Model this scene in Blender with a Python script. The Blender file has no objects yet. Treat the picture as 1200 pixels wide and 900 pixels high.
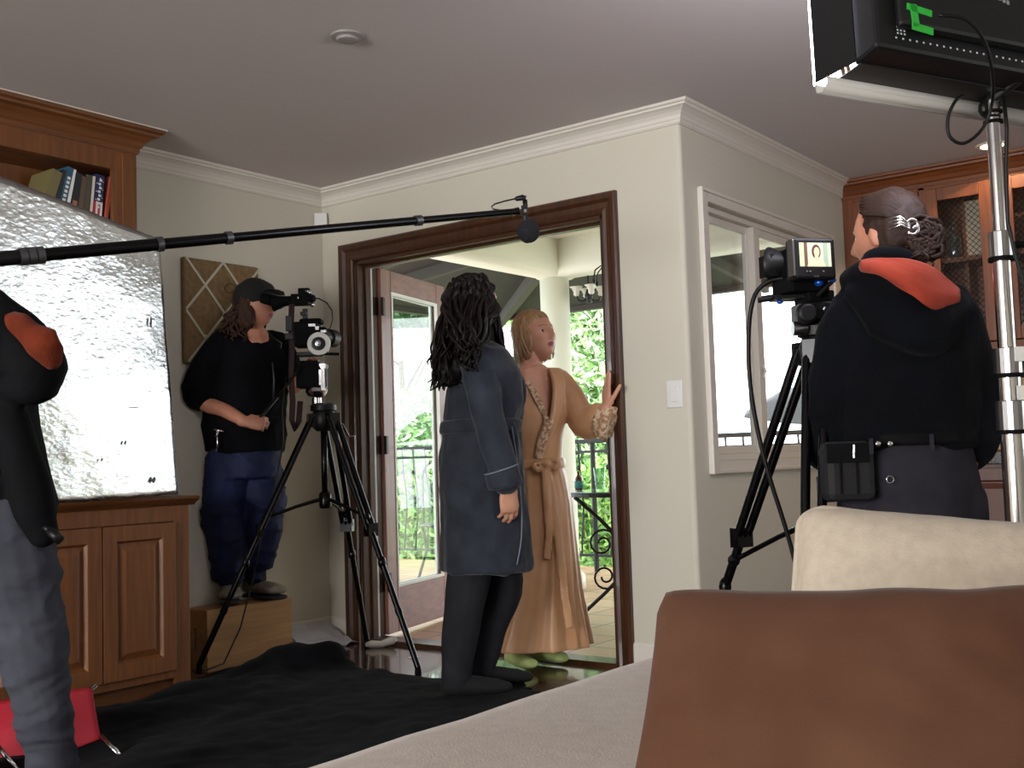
import bpy, bmesh, math, random
import numpy as np
from mathutils import Vector, Matrix, noise
random.seed(7)
SC = bpy.context.scene
COL = SC.collection
# ------------------------------------------------------------------ camera
F, YAW, PITCH, ROLL, EYE = 1287.8, -.6498, .0677, -.032, .9446
fw = Vector((math.sin(YAW)*math.cos(PITCH), math.cos(YAW)*math.cos(PITCH), math.sin(PITCH)))
_r = Vector((math.cos(YAW), -math.sin(YAW), 0)); _u = _r.cross(fw)
rt = _r*math.cos(ROLL) + _u*math.sin(ROLL)
upv = -_r*math.sin(ROLL) + _u*math.cos(ROLL)
CAM = Vector((0, 0, EYE))
cd = bpy.data.cameras.new('camera'); cam = bpy.data.objects.new('camera', cd); COL.objects.link(cam)
cd.sensor_width = 36; cd.lens = F/1200*36; cd.clip_start = .05; cd.clip_end = 200
m = Matrix.Identity(4)
for i in range(3):
    m[i][0] = rt[i]; m[i][1] = upv[i]; m[i][2] = -fw[i]; m[i][3] = CAM[i]
cam.matrix_world = m
SC.camera = cam
# survey helper: the place seen in direction (px, py), at a true distance or on a true plane
def at(px, py, d=None, u=None, v=None, z=None):
    D = fw + rt*((px-600)/F) - upv*((py-450)/F)
    t = d if d is not None else (u/D.x if u is not None else (v/D.y if v is not None else (z-EYE)/D.z))
    return CAM + D*t
RT = Vector((math.cos(YAW), -math.sin(YAW), 0)); AW = Vector((math.sin(YAW), math.cos(YAW), 0)); UP = Vector((0, 0, 1))
# ------------------------------------------------------------------ light
SC.view_settings.view_transform = 'Standard'; SC.view_settings.look = 'None'
SC.view_settings.gamma = 1; SC.view_settings.use_curve_mapping = False
SC.view_settings.exposure = 0.24
w = bpy.data.worlds.new('sky'); SC.world = w; w.use_nodes = True
bg = w.node_tree.nodes['Background']; bg.inputs[0].default_value = (.90, .96, 1, 1); bg.inputs[1].default_value = 4.5
def light(name, kind, loc, direction, energy, color, size=1, size_y=None, angle=None):
    l = bpy.data.lights.new(name, kind); o = bpy.data.objects.new(name, l); COL.objects.link(o)
    o.location = loc; o.rotation_euler = Vector(direction).to_track_quat('-Z', 'Y').to_euler()
    l.energy = energy; l.color = color
    if kind == 'AREA':
        l.shape = 'RECTANGLE'; l.size = size; l.size_y = size_y or size
    if angle: l.angle = angle
    return o
light('sun', 'SUN', (-6, 12, 8), (-.75, .45, -1.0), 6.0, (1, .97, .88), angle=.05)
light('rear_window_daylight', 'AREA', (-1.8, -4.42, 1.35), (-.05, 1, .32), 330, (1, .97, .94), 3.4, 1.7)
light('kitchen_fill', 'AREA', (2.42, 4.2, 1.5), (-1, 0, .1), 3.5, (1, .80, .62), 1.6, 1.2)  # added warm fill lamp, set at the unseen right wall opening
SC.cycles.use_denoising = True
SC.cycles.max_bounces = 8; SC.cycles.transparent_max_bounces = 12
SC.cycles.sample_clamp_indirect = 6

# ------------------------------------------------------------------ materials
def lin(c):
    if isinstance(c, str):
        c = [int(c[i:i+2], 16)/255 for i in (0, 2, 4)]
    return tuple(x/12.92 if x <= .04045 else ((x+.055)/1.055)**2.4 for x in c) + (1,)
MATS = {}
def nt(name):
    m = bpy.data.materials.new(name); m.use_nodes = True
    return m, m.node_tree.nodes, m.node_tree.links, m.node_tree.nodes['Principled BSDF']
def mat(name, c='808080', rough=.6, metal=0, c2=None, nscale=6, stretch=(1, 1, 1), bump=0, bscale=None, sheen=0, spec=.5, emit=0, coat=0, lo=.35, hi=.65, detail=5, trans=0, sss=0, bdist=.01):
    if name in MATS: return MATS[name]
    m, N, L, P = nt(name)
    P.inputs['Base Color'].default_value = lin(c); P.inputs['Roughness'].default_value = rough; P.inputs['Metallic'].default_value = metal
    P.inputs['Specular IOR Level'].default_value = spec; P.inputs['Sheen Weight'].default_value = sheen; P.inputs['Coat Weight'].default_value = coat
    if sheen: P.inputs['Sheen Roughness'].default_value = .4
    if trans: P.inputs['Transmission Weight'].default_value = trans
    if sss:
        P.inputs['Subsurface Weight'].default_value = sss; P.inputs['Subsurface Scale'].default_value = .01
        P.inputs['Subsurface Radius'].default_value = (1, .35, .2)
    if emit:
        P.inputs['Emission Color'].default_value = lin(c); P.inputs['Emission Strength'].default_value = emit
    if c2 or bump:
        tc = N.new('ShaderNodeTexCoord'); mp = N.new('ShaderNodeMapping'); mp.inputs['Scale'].default_value = stretch
        L.new(tc.outputs['Object'], mp.inputs[0])
    if c2:
        n = N.new('ShaderNodeTexNoise'); n.inputs['Scale'].default_value = nscale; n.inputs['Detail'].default_value = detail
        L.new(mp.outputs[0], n.inputs['Vector'])
        r = N.new('ShaderNodeValToRGB'); r.color_ramp.elements[0].color = lin(c); r.color_ramp.elements[1].color = lin(c2)
        r.color_ramp.elements[0].position = lo; r.color_ramp.elements[1].position = hi
        L.new(n.outputs[0], r.inputs[0]); L.new(r.outputs[0], P.inputs['Base Color'])
    if bump:
        n = N.new('ShaderNodeTexNoise'); n.inputs['Scale'].default_value = bscale or nscale*6; n.inputs['Detail'].default_value = 4
        L.new(mp.outputs[0], n.inputs['Vector'])
        b = N.new('ShaderNodeBump'); b.inputs['Strength'].default_value = bump; b.inputs['Distance'].default_value = bdist
        L.new(n.outputs[0], b.inputs['Height']); L.new(b.outputs[0], P.inputs['Normal'])
    MATS[name] = m
    return m
def wood(name, c, c2, axis='z', rough=.35, scale=5, coat=.15):
    st = {'x': (.6, 9, 9), 'y': (9, .6, 9), 'z': (9, 9, .6)}[axis]
    return mat(name, c, rough, c2=c2, nscale=scale, stretch=st, bump=.15, bscale=30, coat=coat, lo=.3, hi=.7, bdist=.002)
def glass(name, tint=(1, 1, 1, 1), gloss=.08, rough=.0):
    m = bpy.data.materials.new(name); m.use_nodes = True; N = m.node_tree.nodes; L = m.node_tree.links
    N.remove(N['Principled BSDF']); out = N['Material Output']
    t = N.new('ShaderNodeBsdfTransparent'); t.inputs[0].default_value = tint
    g = N.new('ShaderNodeBsdfGlossy'); g.inputs['Roughness'].default_value = rough
    lw = N.new('ShaderNodeLayerWeight'); lw.inputs[0].default_value = .5; pw = N.new('ShaderNodeMath'); pw.operation = 'POWER'; pw.inputs[1].default_value = 4; L.new(lw.outputs['Facing'], pw.inputs[0])
    fr = N.new('ShaderNodeMath'); fr.operation = 'MULTIPLY_ADD'; fr.inputs[1].default_value = .7; fr.inputs[2].default_value = .035; L.new(pw.outputs[0], fr.inputs[0])
    mx = N.new('ShaderNodeMixShader'); L.new(fr.outputs[0], mx.inputs[0]); L.new(t.outputs[0], mx.inputs[1]); L.new(g.outputs[0], mx.inputs[2])
    L.new(mx.outputs[0], out.inputs[0]); MATS[name] = m
    return m
W_WALL = mat('wall_paint', 'c6c1b2', .85, bump=.15, bscale=90, bdist=.002)
W_CEIL = mat('ceiling_paint', 'c2bab8', .9, bump=.2, bscale=120, bdist=.002)
W_TRIM = mat('trim_paint', 'd2ccc2', .5)
W_OUT = mat('stucco', 'dcdccb', .9, bump=.3, bscale=60, bdist=.004)
WD_D = wood('dark_oak', '301a0e', '4a2a16', 'z'); WD_DX = wood('dark_oak_rail', '301a0e', '4a2a16', 'x')
WD_L = wood('leaf_wood', '6f4638', '8a5a49', 'z', .45); WD_LX = wood('leaf_wood_rail', '6f4638', '8a5a49', 'y', .45)
WD_C = wood('cabinet_wood', '5a3212', '75461c', 'z', .5, coat=.03); WD_CY = wood('cabinet_wood_rail', '542e10', '6e411a', 'y', .5, coat=.03)
WD_K = wood('kitchen_wood', '5c2c0e', '773f15', 'z', .5, coat=.03); WD_KX = wood('kitchen_wood_rail', '582a0e', '713c15', 'x', .5, coat=.03)
WD_B = wood('apple_box_ply', '8a6238', 'a47a48', 'y', .6, coat=0)
WD_R = mat('roof_timber', '1d1a16', .85, c2='28241e', nscale=6, stretch=(1, 8, 8))
BLK = mat('black_plastic', '0b0b0d', .45, spec=.3); BLK2 = mat('black_matte', '09090a', .75, spec=.12); BLKM = mat('black_metal', '101012', .25, .6)
CHR = mat('chrome', 'c9c9cc', .18, 1); ALU = mat('aluminium', '9c9ca0', .28, 1); GRYM = mat('grey_metal', '5b5c60', .4, .8)
IRON = mat('wrought_iron', '15171a', .5, .3)
GLS = glass('pane_glass', (.93, .97, .95, 1)); GLSW = glass('window_glass', (.96, .98, 1, 1))
WHT = mat('white_plastic', 'd8d8d4', .4); BLUE = mat('blue_anodised', '1d55b8', .3, .5)
SKIN = mat('skin', 'cf9a80', .5, c2='c58e75', nscale=12, sss=.08); SKIN2 = mat('skin_tan', 'b78068', .5, c2='a86f58', nscale=12, sss=.08)
LIP = mat('lips', '9c5450', .45); BROW = mat('brow', '5b4030', .8); EYEW = mat('eye_white', 'd9d2cc', .3); IRIS = mat('iris', '241a16', .2)

# ------------------------------------------------------------------ mesh building
ORG = {}
def org(o): return ORG.get(o.name, Vector((0, 0, 0))) if o else Vector((0, 0, 0))
def frames(pts, hint=None):
    pts = [Vector(p) for p in pts]; n = len(pts); T = []
    for i in range(n):
        a = pts[max(i-1, 0)]; b = pts[min(i+1, n-1)]; d = (b-a)
        T.append(d.normalized() if d.length > 1e-9 else Vector((0, 0, 1)))
    h = Vector(hint) if hint is not None else (Vector((0, 0, 1)) if abs(T[0].z) < .9 else Vector((1, 0, 0)))
    out = []
    A = (h - T[0]*h.dot(T[0])).normalized()
    for t in T:
        A = (h if hint is not None else A); A = (A - t*A.dot(t))
        A = A.normalized() if A.length > 1e-6 else t.orthogonal().normalized()
        out.append((A, t.cross(A)))
    return pts, T, out
class MB:
    def __init__(s): s.v = []; s.f = []; s.m = []; s.cur = 0
    def add(s, vs, fs):
        o = len(s.v); s.v += [Vector(p) for p in vs]
        for f in fs: s.f.append(tuple(o+i for i in f)); s.m.append(s.cur)
        return s
    def box(s, lo, hi, M=None):
        x0, y0, z0 = lo; x1, y1, z1 = hi
        vs = [Vector(p) for p in ((x0, y0, z0), (x1, y0, z0), (x1, y1, z0), (x0, y1, z0), (x0, y0, z1), (x1, y0, z1), (x1, y1, z1), (x0, y1, z1))]
        if M is not None: vs = [M @ p for p in vs]
        return s.add(vs, [(3, 2, 1, 0), (4, 5, 6, 7), (0, 1, 5, 4), (1, 2, 6, 5), (2, 3, 7, 6), (3, 0, 4, 7)])
    def hexa(s, a, e1, e2, e3):
        a = Vector(a); e1 = Vector(e1); e2 = Vector(e2); e3 = Vector(e3)
        if e1.cross(e2).dot(e3) < 0: e1, e2 = e2, e1
        M = Matrix.Identity(4)
        for i in range(3): M[i][0] = e1[i]; M[i][1] = e2[i]; M[i][2] = e3[i]; M[i][3] = a[i]
        return s.box((0, 0, 0), (1, 1, 1), M)
    def tube(s, pts, r, seg=12, hint=None, cap=True, round_=False):
        pts, T, fr = frames(pts, hint); n = len(pts)
        rr = [(q, q) if not isinstance(q, (tuple, list)) else q for q in (r if isinstance(r, (list, tuple)) else [r]*n)]
        rings = []
        seq = [(pts[i], fr[i], rr[i]) for i in range(n)]
        if round_:
            pre = []; post = []
            for k in (80, 60, 35):
                c, sn = math.cos(math.radians(k)), math.sin(math.radians(k))
                pre.append((pts[0]-T[0]*sn*min(rr[0]), fr[0], (rr[0][0]*c, rr[0][1]*c)))
                post.insert(0, (pts[-1]+T[-1]*sn*min(rr[-1]), fr[-1], (rr[-1][0]*c, rr[-1][1]*c)))
            seq = pre+seq+post
        vs = []
        for p, (A, B), (a, b) in seq:
            for k in range(seg):
                th = 2*math.pi*k/seg; vs.append(p + A*(a*math.cos(th)) + B*(b*math.sin(th)))
        N = len(seq); fs = []
        for i in range(N-1):
            for k in range(seg):
                k2 = (k+1) % seg; fs.append((i*seg+k, i*seg+k2, (i+1)*seg+k2, (i+1)*seg+k))
        if cap: fs.append(tuple(range(seg))[::-1]); fs.append(tuple((N-1)*seg+k for k in range(seg)))
        return s.add(vs, fs)
    def ball(s, c, r, seg=16, rings=10, M=None):
        c = Vector(c); r = r if isinstance(r, (tuple, list)) else (r, r, r); vs = []; fs = []
        for i in range(rings+1):
            ph = math.pi*i/rings
            for k in range(seg):
                th = 2*math.pi*k/seg
                p = Vector((r[0]*math.sin(ph)*math.cos(th), r[1]*math.sin(ph)*math.sin(th), r[2]*math.cos(ph)))
                vs.append(c + (M @ p if M is not None else p))
        for i in range(rings):
            for k in range(seg):
                k2 = (k+1) % seg; fs.append((i*seg+k, (i+1)*seg+k, (i+1)*seg+k2, i*seg+k2))
        return s.add(vs, fs)
    def lathe(s, c, prof, seg=24, axis=(0, 0, 1)):
        ax = Vector(axis).normalized(); A = ax.orthogonal().normalized(); B = ax.cross(A); c = Vector(c); vs = []; fs = []
        for r, h in prof:
            for k in range(seg):
                th = 2*math.pi*k/seg; vs.append(c + ax*h + (A*math.cos(th)+B*math.sin(th))*r)
        for i in range(len(prof)-1):
            for k in range(seg):
                k2 = (k+1) % seg; fs.append((i*seg+k, i*seg+k2, (i+1)*seg+k2, (i+1)*seg+k))
        fs.append(tuple(range(seg))[::-1]); fs.append(tuple((len(prof)-1)*seg+k for k in range(seg)))
        return s.add(vs, fs)
    def prism(s, poly, ext):
        poly = [Vector(p) for p in poly]; ext = Vector(ext); n = len(poly)
        fs = [tuple(range(n))[::-1], tuple(range(n, 2*n))] + [(i, (i+1) % n, n+(i+1) % n, n+i) for i in range(n)]
        return s.add(poly+[p+ext for p in poly], fs)
    def build(s, name, mats, parent=None, smooth=False, bevel=0, origin=None, auto=None):
        o_ = org(parent) if parent else (Vector(origin) if origin is not None else Vector((0, 0, 0)))
        me = bpy.data.meshes.new(name); me.from_pydata([tuple(p-o_) for p in s.v], [], s.f)
        if not isinstance(mats, (list, tuple)): mats = [mats]
        for q in mats: me.materials.append(q)
        me.polygons.foreach_set('material_index', s.m)
        if smooth or auto: me.polygons.foreach_set('use_smooth', [True]*len(me.polygons))
        me.validate(); me.update()
        o = bpy.data.objects.new(name, me); COL.objects.link(o)
        if parent: o.parent = parent
        else: o.location = o_
        ORG[o.name] = o_
        if auto:
            md = o.modifiers.new('es', 'EDGE_SPLIT'); md.split_angle = math.radians(auto)
        if bevel:
            md = o.modifiers.new('bv', 'BEVEL'); md.width = bevel; md.segments = 2; md.limit_method = 'ANGLE'; md.angle_limit = math.radians(40)
        return o
def empty(name, loc, label, cat, group=None):
    o = bpy.data.objects.new(name, None); COL.objects.link(o); o.location = loc; ORG[o.name] = Vector(loc); o.empty_display_size = .1
    return tag(o, label, cat, group)
def tag(o, label=None, cat=None, group=None, kind=None):
    if label: o['label'] = label
    if cat: o['category'] = cat
    if group: o['group'] = group
    if kind: o['kind'] = kind
    return o
def struct(o): o['kind'] = 'structure'; return o
def organic(s, name, mats, parent=None, voxel=.008, smooth=3, disp=None, matf=None, origin=None, cut=None):
    """one continuous surface grown around overlapping solids"""
    me = bpy.data.meshes.new('tmp'); me.from_pydata([tuple(p) for p in s.v], [], s.f); me.validate()
    t = bpy.data.objects.new('tmp', me); COL.objects.link(t)
    r = t.modifiers.new('r', 'REMESH'); r.mode = 'VOXEL'; r.voxel_size = voxel; r.use_smooth_shade = True
    if smooth:
        q = t.modifiers.new('s', 'SMOOTH'); q.factor = .5; q.iterations = smooth
    dg = bpy.context.evaluated_depsgraph_get(); dg.update()
    nm = bpy.data.meshes.new_from_object(t.evaluated_get(dg)); bpy.data.objects.remove(t); bpy.data.meshes.remove(me)
    n = len(nm.vertices); co = np.empty(n*3); nm.vertices.foreach_get('co', co); co = co.reshape(-1, 3)
    if disp:
        no = np.empty(n*3); nm.vertices.foreach_get('normal', no); no = no.reshape(-1, 3)
        dv = np.array([disp(Vector(p)) for p in co]); co = co + no*dv[:, None]
    o_ = org(parent) if parent else (Vector(origin) if origin is not None else Vector((0, 0, 0)))
    nm.name = name; nm.materials.clear()
    if not isinstance(mats, (list, tuple)): mats = [mats]
    for q in mats: nm.materials.append(q)
    if matf:
        k = len(nm.polygons); cc = np.empty(k*3); nm.polygons.foreach_get('center', cc); cc = cc.reshape(-1, 3)
        nm.polygons.foreach_set('material_index', [matf(Vector(p)) for p in cc])
    if cut:
        b_ = bmesh.new(); b_.from_mesh(nm)
        bmesh.ops.delete(b_, geom=[f_ for f_ in b_.faces if cut(f_.calc_center_median())], context='FACES')
        e_ = [q for q in b_.verts if q.is_boundary]
        for _ in range(6):
            nw = {q: sum((k.other_vert(q).co for k in q.link_edges if k.is_boundary), Vector())/2 for q in e_ if sum(k.is_boundary for k in q.link_edges) == 2}
            for q, c_ in nw.items(): q.co = q.co.lerp(c_, .5)
        b_.to_mesh(nm); b_.free(); n = len(nm.vertices); co = np.empty(n*3); nm.vertices.foreach_get('co', co); co = co.reshape(-1, 3)
    nm.vertices.foreach_set('co', (co-np.array(o_)).ravel())
    nm.polygons.foreach_set('use_smooth', [True]*len(nm.polygons)); nm.update()
    o = bpy.data.objects.new(name, nm); COL.objects.link(o)
    if parent: o.parent = parent
    else: o.location = o_
    ORG[o.name] = o_
    return o
def sweep(path, prof, name, mt, z0=0, flip=1):
    """profile (out, up) carried along a mitred plan path; out = to the right of travel"""
    P = [Vector((p[0], p[1], 0)) for p in path]; s = MB(); n = len(P); vs = []
    for i, p in enumerate(P):
        d0 = (P[i]-P[i-1]).normalized() if i else (P[1]-P[0]).normalized()
        d1 = (P[i+1]-P[i]).normalized() if i < n-1 else d0
        n0 = Vector((d0.y, -d0.x, 0)); n1 = Vector((d1.y, -d1.x, 0)); mt_ = (n0+n1); mt_ = mt_/max(1e-6, mt_.dot(n0))
        for o_, h in prof: vs.append(p + mt_*o_*flip + Vector((0, 0, z0+h)))
    k = len(prof); fs = []
    for i in range(n-1):
        for j in range(k-1): fs.append((i*k+j, (i+1)*k+j, (i+1)*k+j+1, i*k+j+1))
    s.add(vs, fs); return s.build(name, mt)
def pnoise(p, f, seed=0): return noise.noise(Vector((p.x*f[0]+seed, p.y*f[1]+seed*.7, p.z*f[2])))
def crease(p, f, seed=0):                                       # soft cloth folds: rounded tops, tight valleys
    q = Vector((p.x*f[0]+seed, p.y*f[1]+seed*.7, p.z*f[2])); q = q + noise.noise_vector(q*.6)*.7
    return .45-1.5*min(.6, abs(noise.noise(q))**.75)
# ================================================================== the room
CH = 2.453; UL = -4.468; VD = 4.1825; UC = -2.2256; VB = 6.45; TH = .15
WR, WF = 2.5, -4.5                                              # right and rear walls
def wallbox(name, boxes, mt=W_WALL):
    s = MB()
    for lo, hi in boxes: s.box(lo, hi)
    return struct(s.build(name, mt))
wallbox('wall_left', [((UL-.15, WF, 0), (UL, VD+TH, CH))])
DL, DR, DH = -4.22, -2.63, 2.035
wallbox('wall_back', [((UL, VD, 0), (DL, VD+TH, CH)), ((DR, VD, 0), (UC-.02, VD+TH, CH)), ((DL, VD, DH), (DR, VD+TH, CH))])
WV0, WV1, WZ0, WZ1 = 4.40, 5.81, .905, 2.062
wallbox('wall_window_side', [((UC-.12, VD+.02, 0), (UC, WV0, CH)), ((UC-.12, WV1, 0), (UC, VB, CH)), ((UC-.12, WV0, 0), (UC, WV1, WZ0)), ((UC-.12, WV0, WZ1), (UC, WV1, CH))])
s = MB(); vs = []; fs = []
for i in range(9):
    a = -math.pi/2 + math.pi/2*i/8
    for z in (0, CH): vs.append((UC-.02+.02*math.cos(a), VD+.02+.02*math.sin(a), z))
for i in range(8): fs.append((2*i, 2*i+2, 2*i+3, 2*i+1))
s.add(vs, fs); struct(s.build('trim_1', W_WALL, smooth=True))    # rounded outer corner
wallbox('wall_kitchen', [((UC-.12, VB, 0), (WR, VB+.15, CH))], mat('backsplash_wall', 'c4ae80', .7))
wallbox('wall_right', [((WR, WF, 0), (WR+.15, 3.4, CH)), ((WR, 5.0, 0), (WR+.15, VB+.15, CH)), ((WR, 3.4, 0), (WR+.15, 5.0, .9)), ((WR, 3.4, 2.1), (WR+.15, 5.0, CH))])
wallbox('wall_rear', [((UL-.15, WF-.15, 0), (-3.1, WF, CH)), ((.3, WF-.15, 0), (WR+.15, WF, CH)), ((-3.1, WF-.15, 0), (.3, WF, .5)), ((-3.1, WF-.15, 2.2), (.3, WF, CH))])
s = MB(); s.box((UL-.15, WF-.15, CH), (WR+.15, VD+TH, CH+.12)); s.box((UC-.12, VD+TH, CH), (WR+.15, VB+.15, CH+.12)); struct(s.build('ceiling', W_CEIL))
# polished wood plank floor
m, N, L, P = nt('plank_floor'); P.inputs['Roughness'].default_value = .16; P.inputs['Coat Weight'].default_value = .4
tc = N.new('ShaderNodeTexCoord'); br = N.new('ShaderNodeTexBrick'); br.inputs['Scale'].default_value = 1
mpn = N.new('ShaderNodeMapping'); L.new(tc.outputs['Object'], mpn.inputs[0]); L.new(mpn.outputs[0], br.inputs['Vector'])
br.inputs['Brick Width'].default_value = 1.1; br.inputs['Row Height'].default_value = .09; br.inputs['Mortar Size'].default_value = .004
br.inputs['Color1'].default_value = lin('4a3226'); br.inputs['Color2'].default_value = lin('5c4030'); br.inputs['Mortar'].default_value = lin('1e130d')
L.new(br.outputs['Color'], P.inputs['Base Color'])
s = MB(); s.box((UL-.15, WF-.15, -.1), (WR+.15, VD, 0)); s.box((UC-.12, VD, -.1), (WR+.15, VB+.15, 0)); s.box((DL-.1, VD, -.1), (DR+.1, VD+.1, 0)); struct(s.build('floor', m))
crown = [(0, -.086), (.008, -.086), (.014, -.078), (.014, -.068), (.018, -.064), (.022, -.05), (.034, -.036), (.052, -.026), (.066, -.022), (.066, -.014), (.078, -.010), (.082, 0)]
struct(sweep([(UL, 2.9), (UL, VD), (UC, VD), (UC, 6.1)], crown, 'trim_2', W_TRIM, CH))
base = [(0, .125), (.006, .125), (.012, .115), (.013, .0)]
struct(sweep([(UL, 3.0), (UL, VD), (-4.327, VD)], base, 'baseboard_left', W_TRIM)); struct(sweep([(-2.55, VD), (UC, VD), (UC, 6.1)], base, 'baseboard_right', W_TRIM))
# rear window and side window frames behind the photographer
def simple_window(name, axis, c, a0, a1, z0, z1):
    s = MB()
    def bx(p0, p1, q0, q1, t=.03):
        if axis == 'v': s.box((p0, c-t, q0), (p1, c+t, q1))
        else: s.box((c-t, p0, q0), (c+t, p1, q1))
    bx(a0, a1, z0, z0+.06); bx(a0, a1, z1-.06, z1); bx(a0, a0+.06, z0, z1); bx(a1-.06, a1, z0, z1); bx((a0+a1)/2-.03, (a0+a1)/2+.03, z0, z1)
    return struct(s.build(name, W_TRIM))
simple_window('window_3', 'v', WF-.08, -3.1, .3, .5, 2.2); simple_window('window_4', 'u', WR+.08, 3.4, 5.0, .9, 2.1)
# ---- doorway: casing, jambs, stop, threshold (door_1) and the open glazed leaf
def casing_prof():  return [(0, 0), (.0, .012), (.02, .02), (.05, .016), (.075, .024), (.1, .028), (.105, .02), (.105, 0)]
d1 = bpy.data.objects.new('door_1', None); COL.objects.link(d1); d1.location = (DL, VD, 0); ORG['door_1'] = Vector((DL, VD, 0)); struct(d1)
s = MB()                                                        # casing: moulded boards, mitred
def moulded(s, path, inward):
    # path in (u,z); profile across 'inward'->outward width
    pr = [(0, .0), (0, .014), (.012, .02), (.03, .014), (.055, .016), (.07, .028), (.095, .03), (.105, .022), (.105, 0)]
    sc = .78 if False else 1
    n = len(path); vs = []; k = len(pr)
    for i, (p, md) in enumerate(path):
        for o_, h in pr: vs.append((p[0]+md[0]*o_, VD-h, p[1]+md[1]*o_))
    fs = [((i)*k+j, (i+1)*k+j, (i+1)*k+j+1, i*k+j+1) for i in range(n-1) for j in range(k-1)]
    s.add(vs, fs)
a = .76                                                          # the right board reads narrower
moulded(s, [((DL, 0), (-1, 0)), ((DL, DH), (-1, .92)), ((DR, DH), (a, .92)), ((DR, 0), (a, 0))], 1)
s.build('casing', WD_D, d1, bevel=.001)
s = MB(); jt = .02
s.box((DL, VD, 0), (DL+jt, VD+TH, DH)); s.box((DR-jt, VD, 0), (DR, VD+TH, DH)); s.box((DL, VD, DH-jt), (DR, VD+TH, DH))
s.box((DL+jt, VD+.05, 0), (DL+jt+.012, VD+.085, DH-jt)); s.box((DR-jt-.012, VD+.05, 0), (DR-jt, VD+.085, DH-jt)); s.box((DL+jt, VD+.05, DH-jt-.012), (DR-jt, VD+.085, DH-jt))
s.build('jamb', WD_D, d1, bevel=.002)
s = MB(); s.box((DL+jt, VD+.088, .02), (DL+jt+.01, VD+.10, DH-.03)); s.box((DL+jt, VD+.088, DH-jt-.012), (DR-jt, VD+.10, DH-jt)); s.build('weather_strip', WHT, d1)
s = MB(); s.prism([(DL, VD+.0, 0), (DL, VD+.02, .02), (DL, VD+.14, .02), (DL, VD+TH+.03, 0)], (DR-DL, 0, 0)); s.build('threshold', WD_D, d1)
# open leaf
H0 = Vector((-4.205, 4.335, .02)); H1 = Vector((-4.41, 5.11, .02)); ld = (H1-H0).normalized(); ln = Vector((ld.y, -ld.x, 0)); LW = (H1-H0).length; LH = 1.995
leaf = bpy.data.objects.new('door_2', None); COL.objects.link(leaf); leaf.location = H0; ORG['door_2'] = H0.copy(); struct(leaf)
def lb(s, a0, a1, z0, z1, t0=-.022, t1=.022):
    s.hexa(H0+ld*a0+ln*t0+UP*z0, ld*(a1-a0), ln*(t1-t0), UP*(z1-z0))
s = MB(); lb(s, 0, .115, 0, LH); lb(s, LW-.115, LW, 0, LH); s.build('stile', WD_L, leaf, bevel=.004)
s = MB(); lb(s, .115, LW-.115, 0, .24); lb(s, .115, LW-.115, LH-.12, LH); s.build('rail', WD_LX, leaf, bevel=.004)
s = MB()
for t0, t1 in ((.012, .026), (-.026, -.012)):
    lb(s, .115, .13, .24, LH-.12, t0, t1); lb(s, LW-.13, LW-.115, .24, LH-.12, t0, t1); lb(s, .13, LW-.13, .24, .256, t0, t1); lb(s, .13, LW-.13, LH-.136, LH-.12, t0, t1)
s.build('glazing_bead', WHT, leaf)
s = MB(); lb(s, .115, LW-.115, .24, LH-.12, -.003, .003); s.build('pane', GLS, leaf)
for hz in (.28, 1.02, 1.78):
    s = MB(); s.tube([H0+UP*(hz-.05)+ln*.03, H0+UP*(hz+.05)+ln*.03], .009, 10); s.hexa(H0+ld*.0+ln*.022+UP*(hz-.05), ld*.04, ln*.004, UP*.1)
    s.box((DL+jt-.001, VD+.095, hz-.03), (DL+jt+.004, VD+TH, hz+.07)); s.build('hinge', mat('bronze', '2a2019', .4, .7), leaf)
s = MB(); hp = H0+ld*(LW-.06)+ln*.03+UP*1.0; s.tube([hp-ln*.008, hp+ln*.03, hp+ln*.035-ld*.09], .009, 10); s.hexa(hp-ln*.008-ld*.02-UP*.1, ld*.04, ln*.006, UP*.2); s.build('handle', mat('bronze'), leaf)
# ---- side window (window_1)
w1 = bpy.data.objects.new('window_1', None); COL.objects.link(w1); w1.location = (UC, WV0, WZ0); ORG['window_1'] = Vector((UC, WV0, WZ0)); struct(w1)
s = MB()                                                        # flat casing boards with a raised outer edge
c0, c1, z0, z1 = 4.325, 5.882, .85, 2.115
for (a0, a1, b0, b1) in ((c0, WV0, z0, z1), (WV1, c1, z0, z1), (WV0, WV1, z0, WZ0), (WV0, WV1, WZ1, z1)):
    s.box((UC, a0, b0), (UC+.014, a1, b1))
for (a0, a1, b0, b1) in ((c0-.001, c0+.014, z0-.001, z1+.001), (c1-.014, c1+.001, z0-.001, z1+.001), (c0+.014, c1-.014, z0-.001, z0+.014), (c0+.014, c1-.014, z1-.014, z1+.001)):
    s.box((UC, a0, b0), (UC+.026, a1, b1))
s.build('casing', W_TRIM, w1, bevel=.002)
s = MB(); xo = UC-.09
for (a0, a1, b0, b1) in ((WV0, WV0+.025, WZ0, WZ1), (WV1-.025, WV1, WZ0, WZ1), (WV0+.025, WV1-.025, WZ0, WZ0+.03), (WV0+.025, WV1-.025, WZ1-.025, WZ1), (4.955, 5.02, WZ0+.03, WZ1-.025)):
    s.box((xo, a0, b0), (UC-.03, a1, b1))
s.build('window_frame', W_TRIM, w1, bevel=.003)
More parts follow.
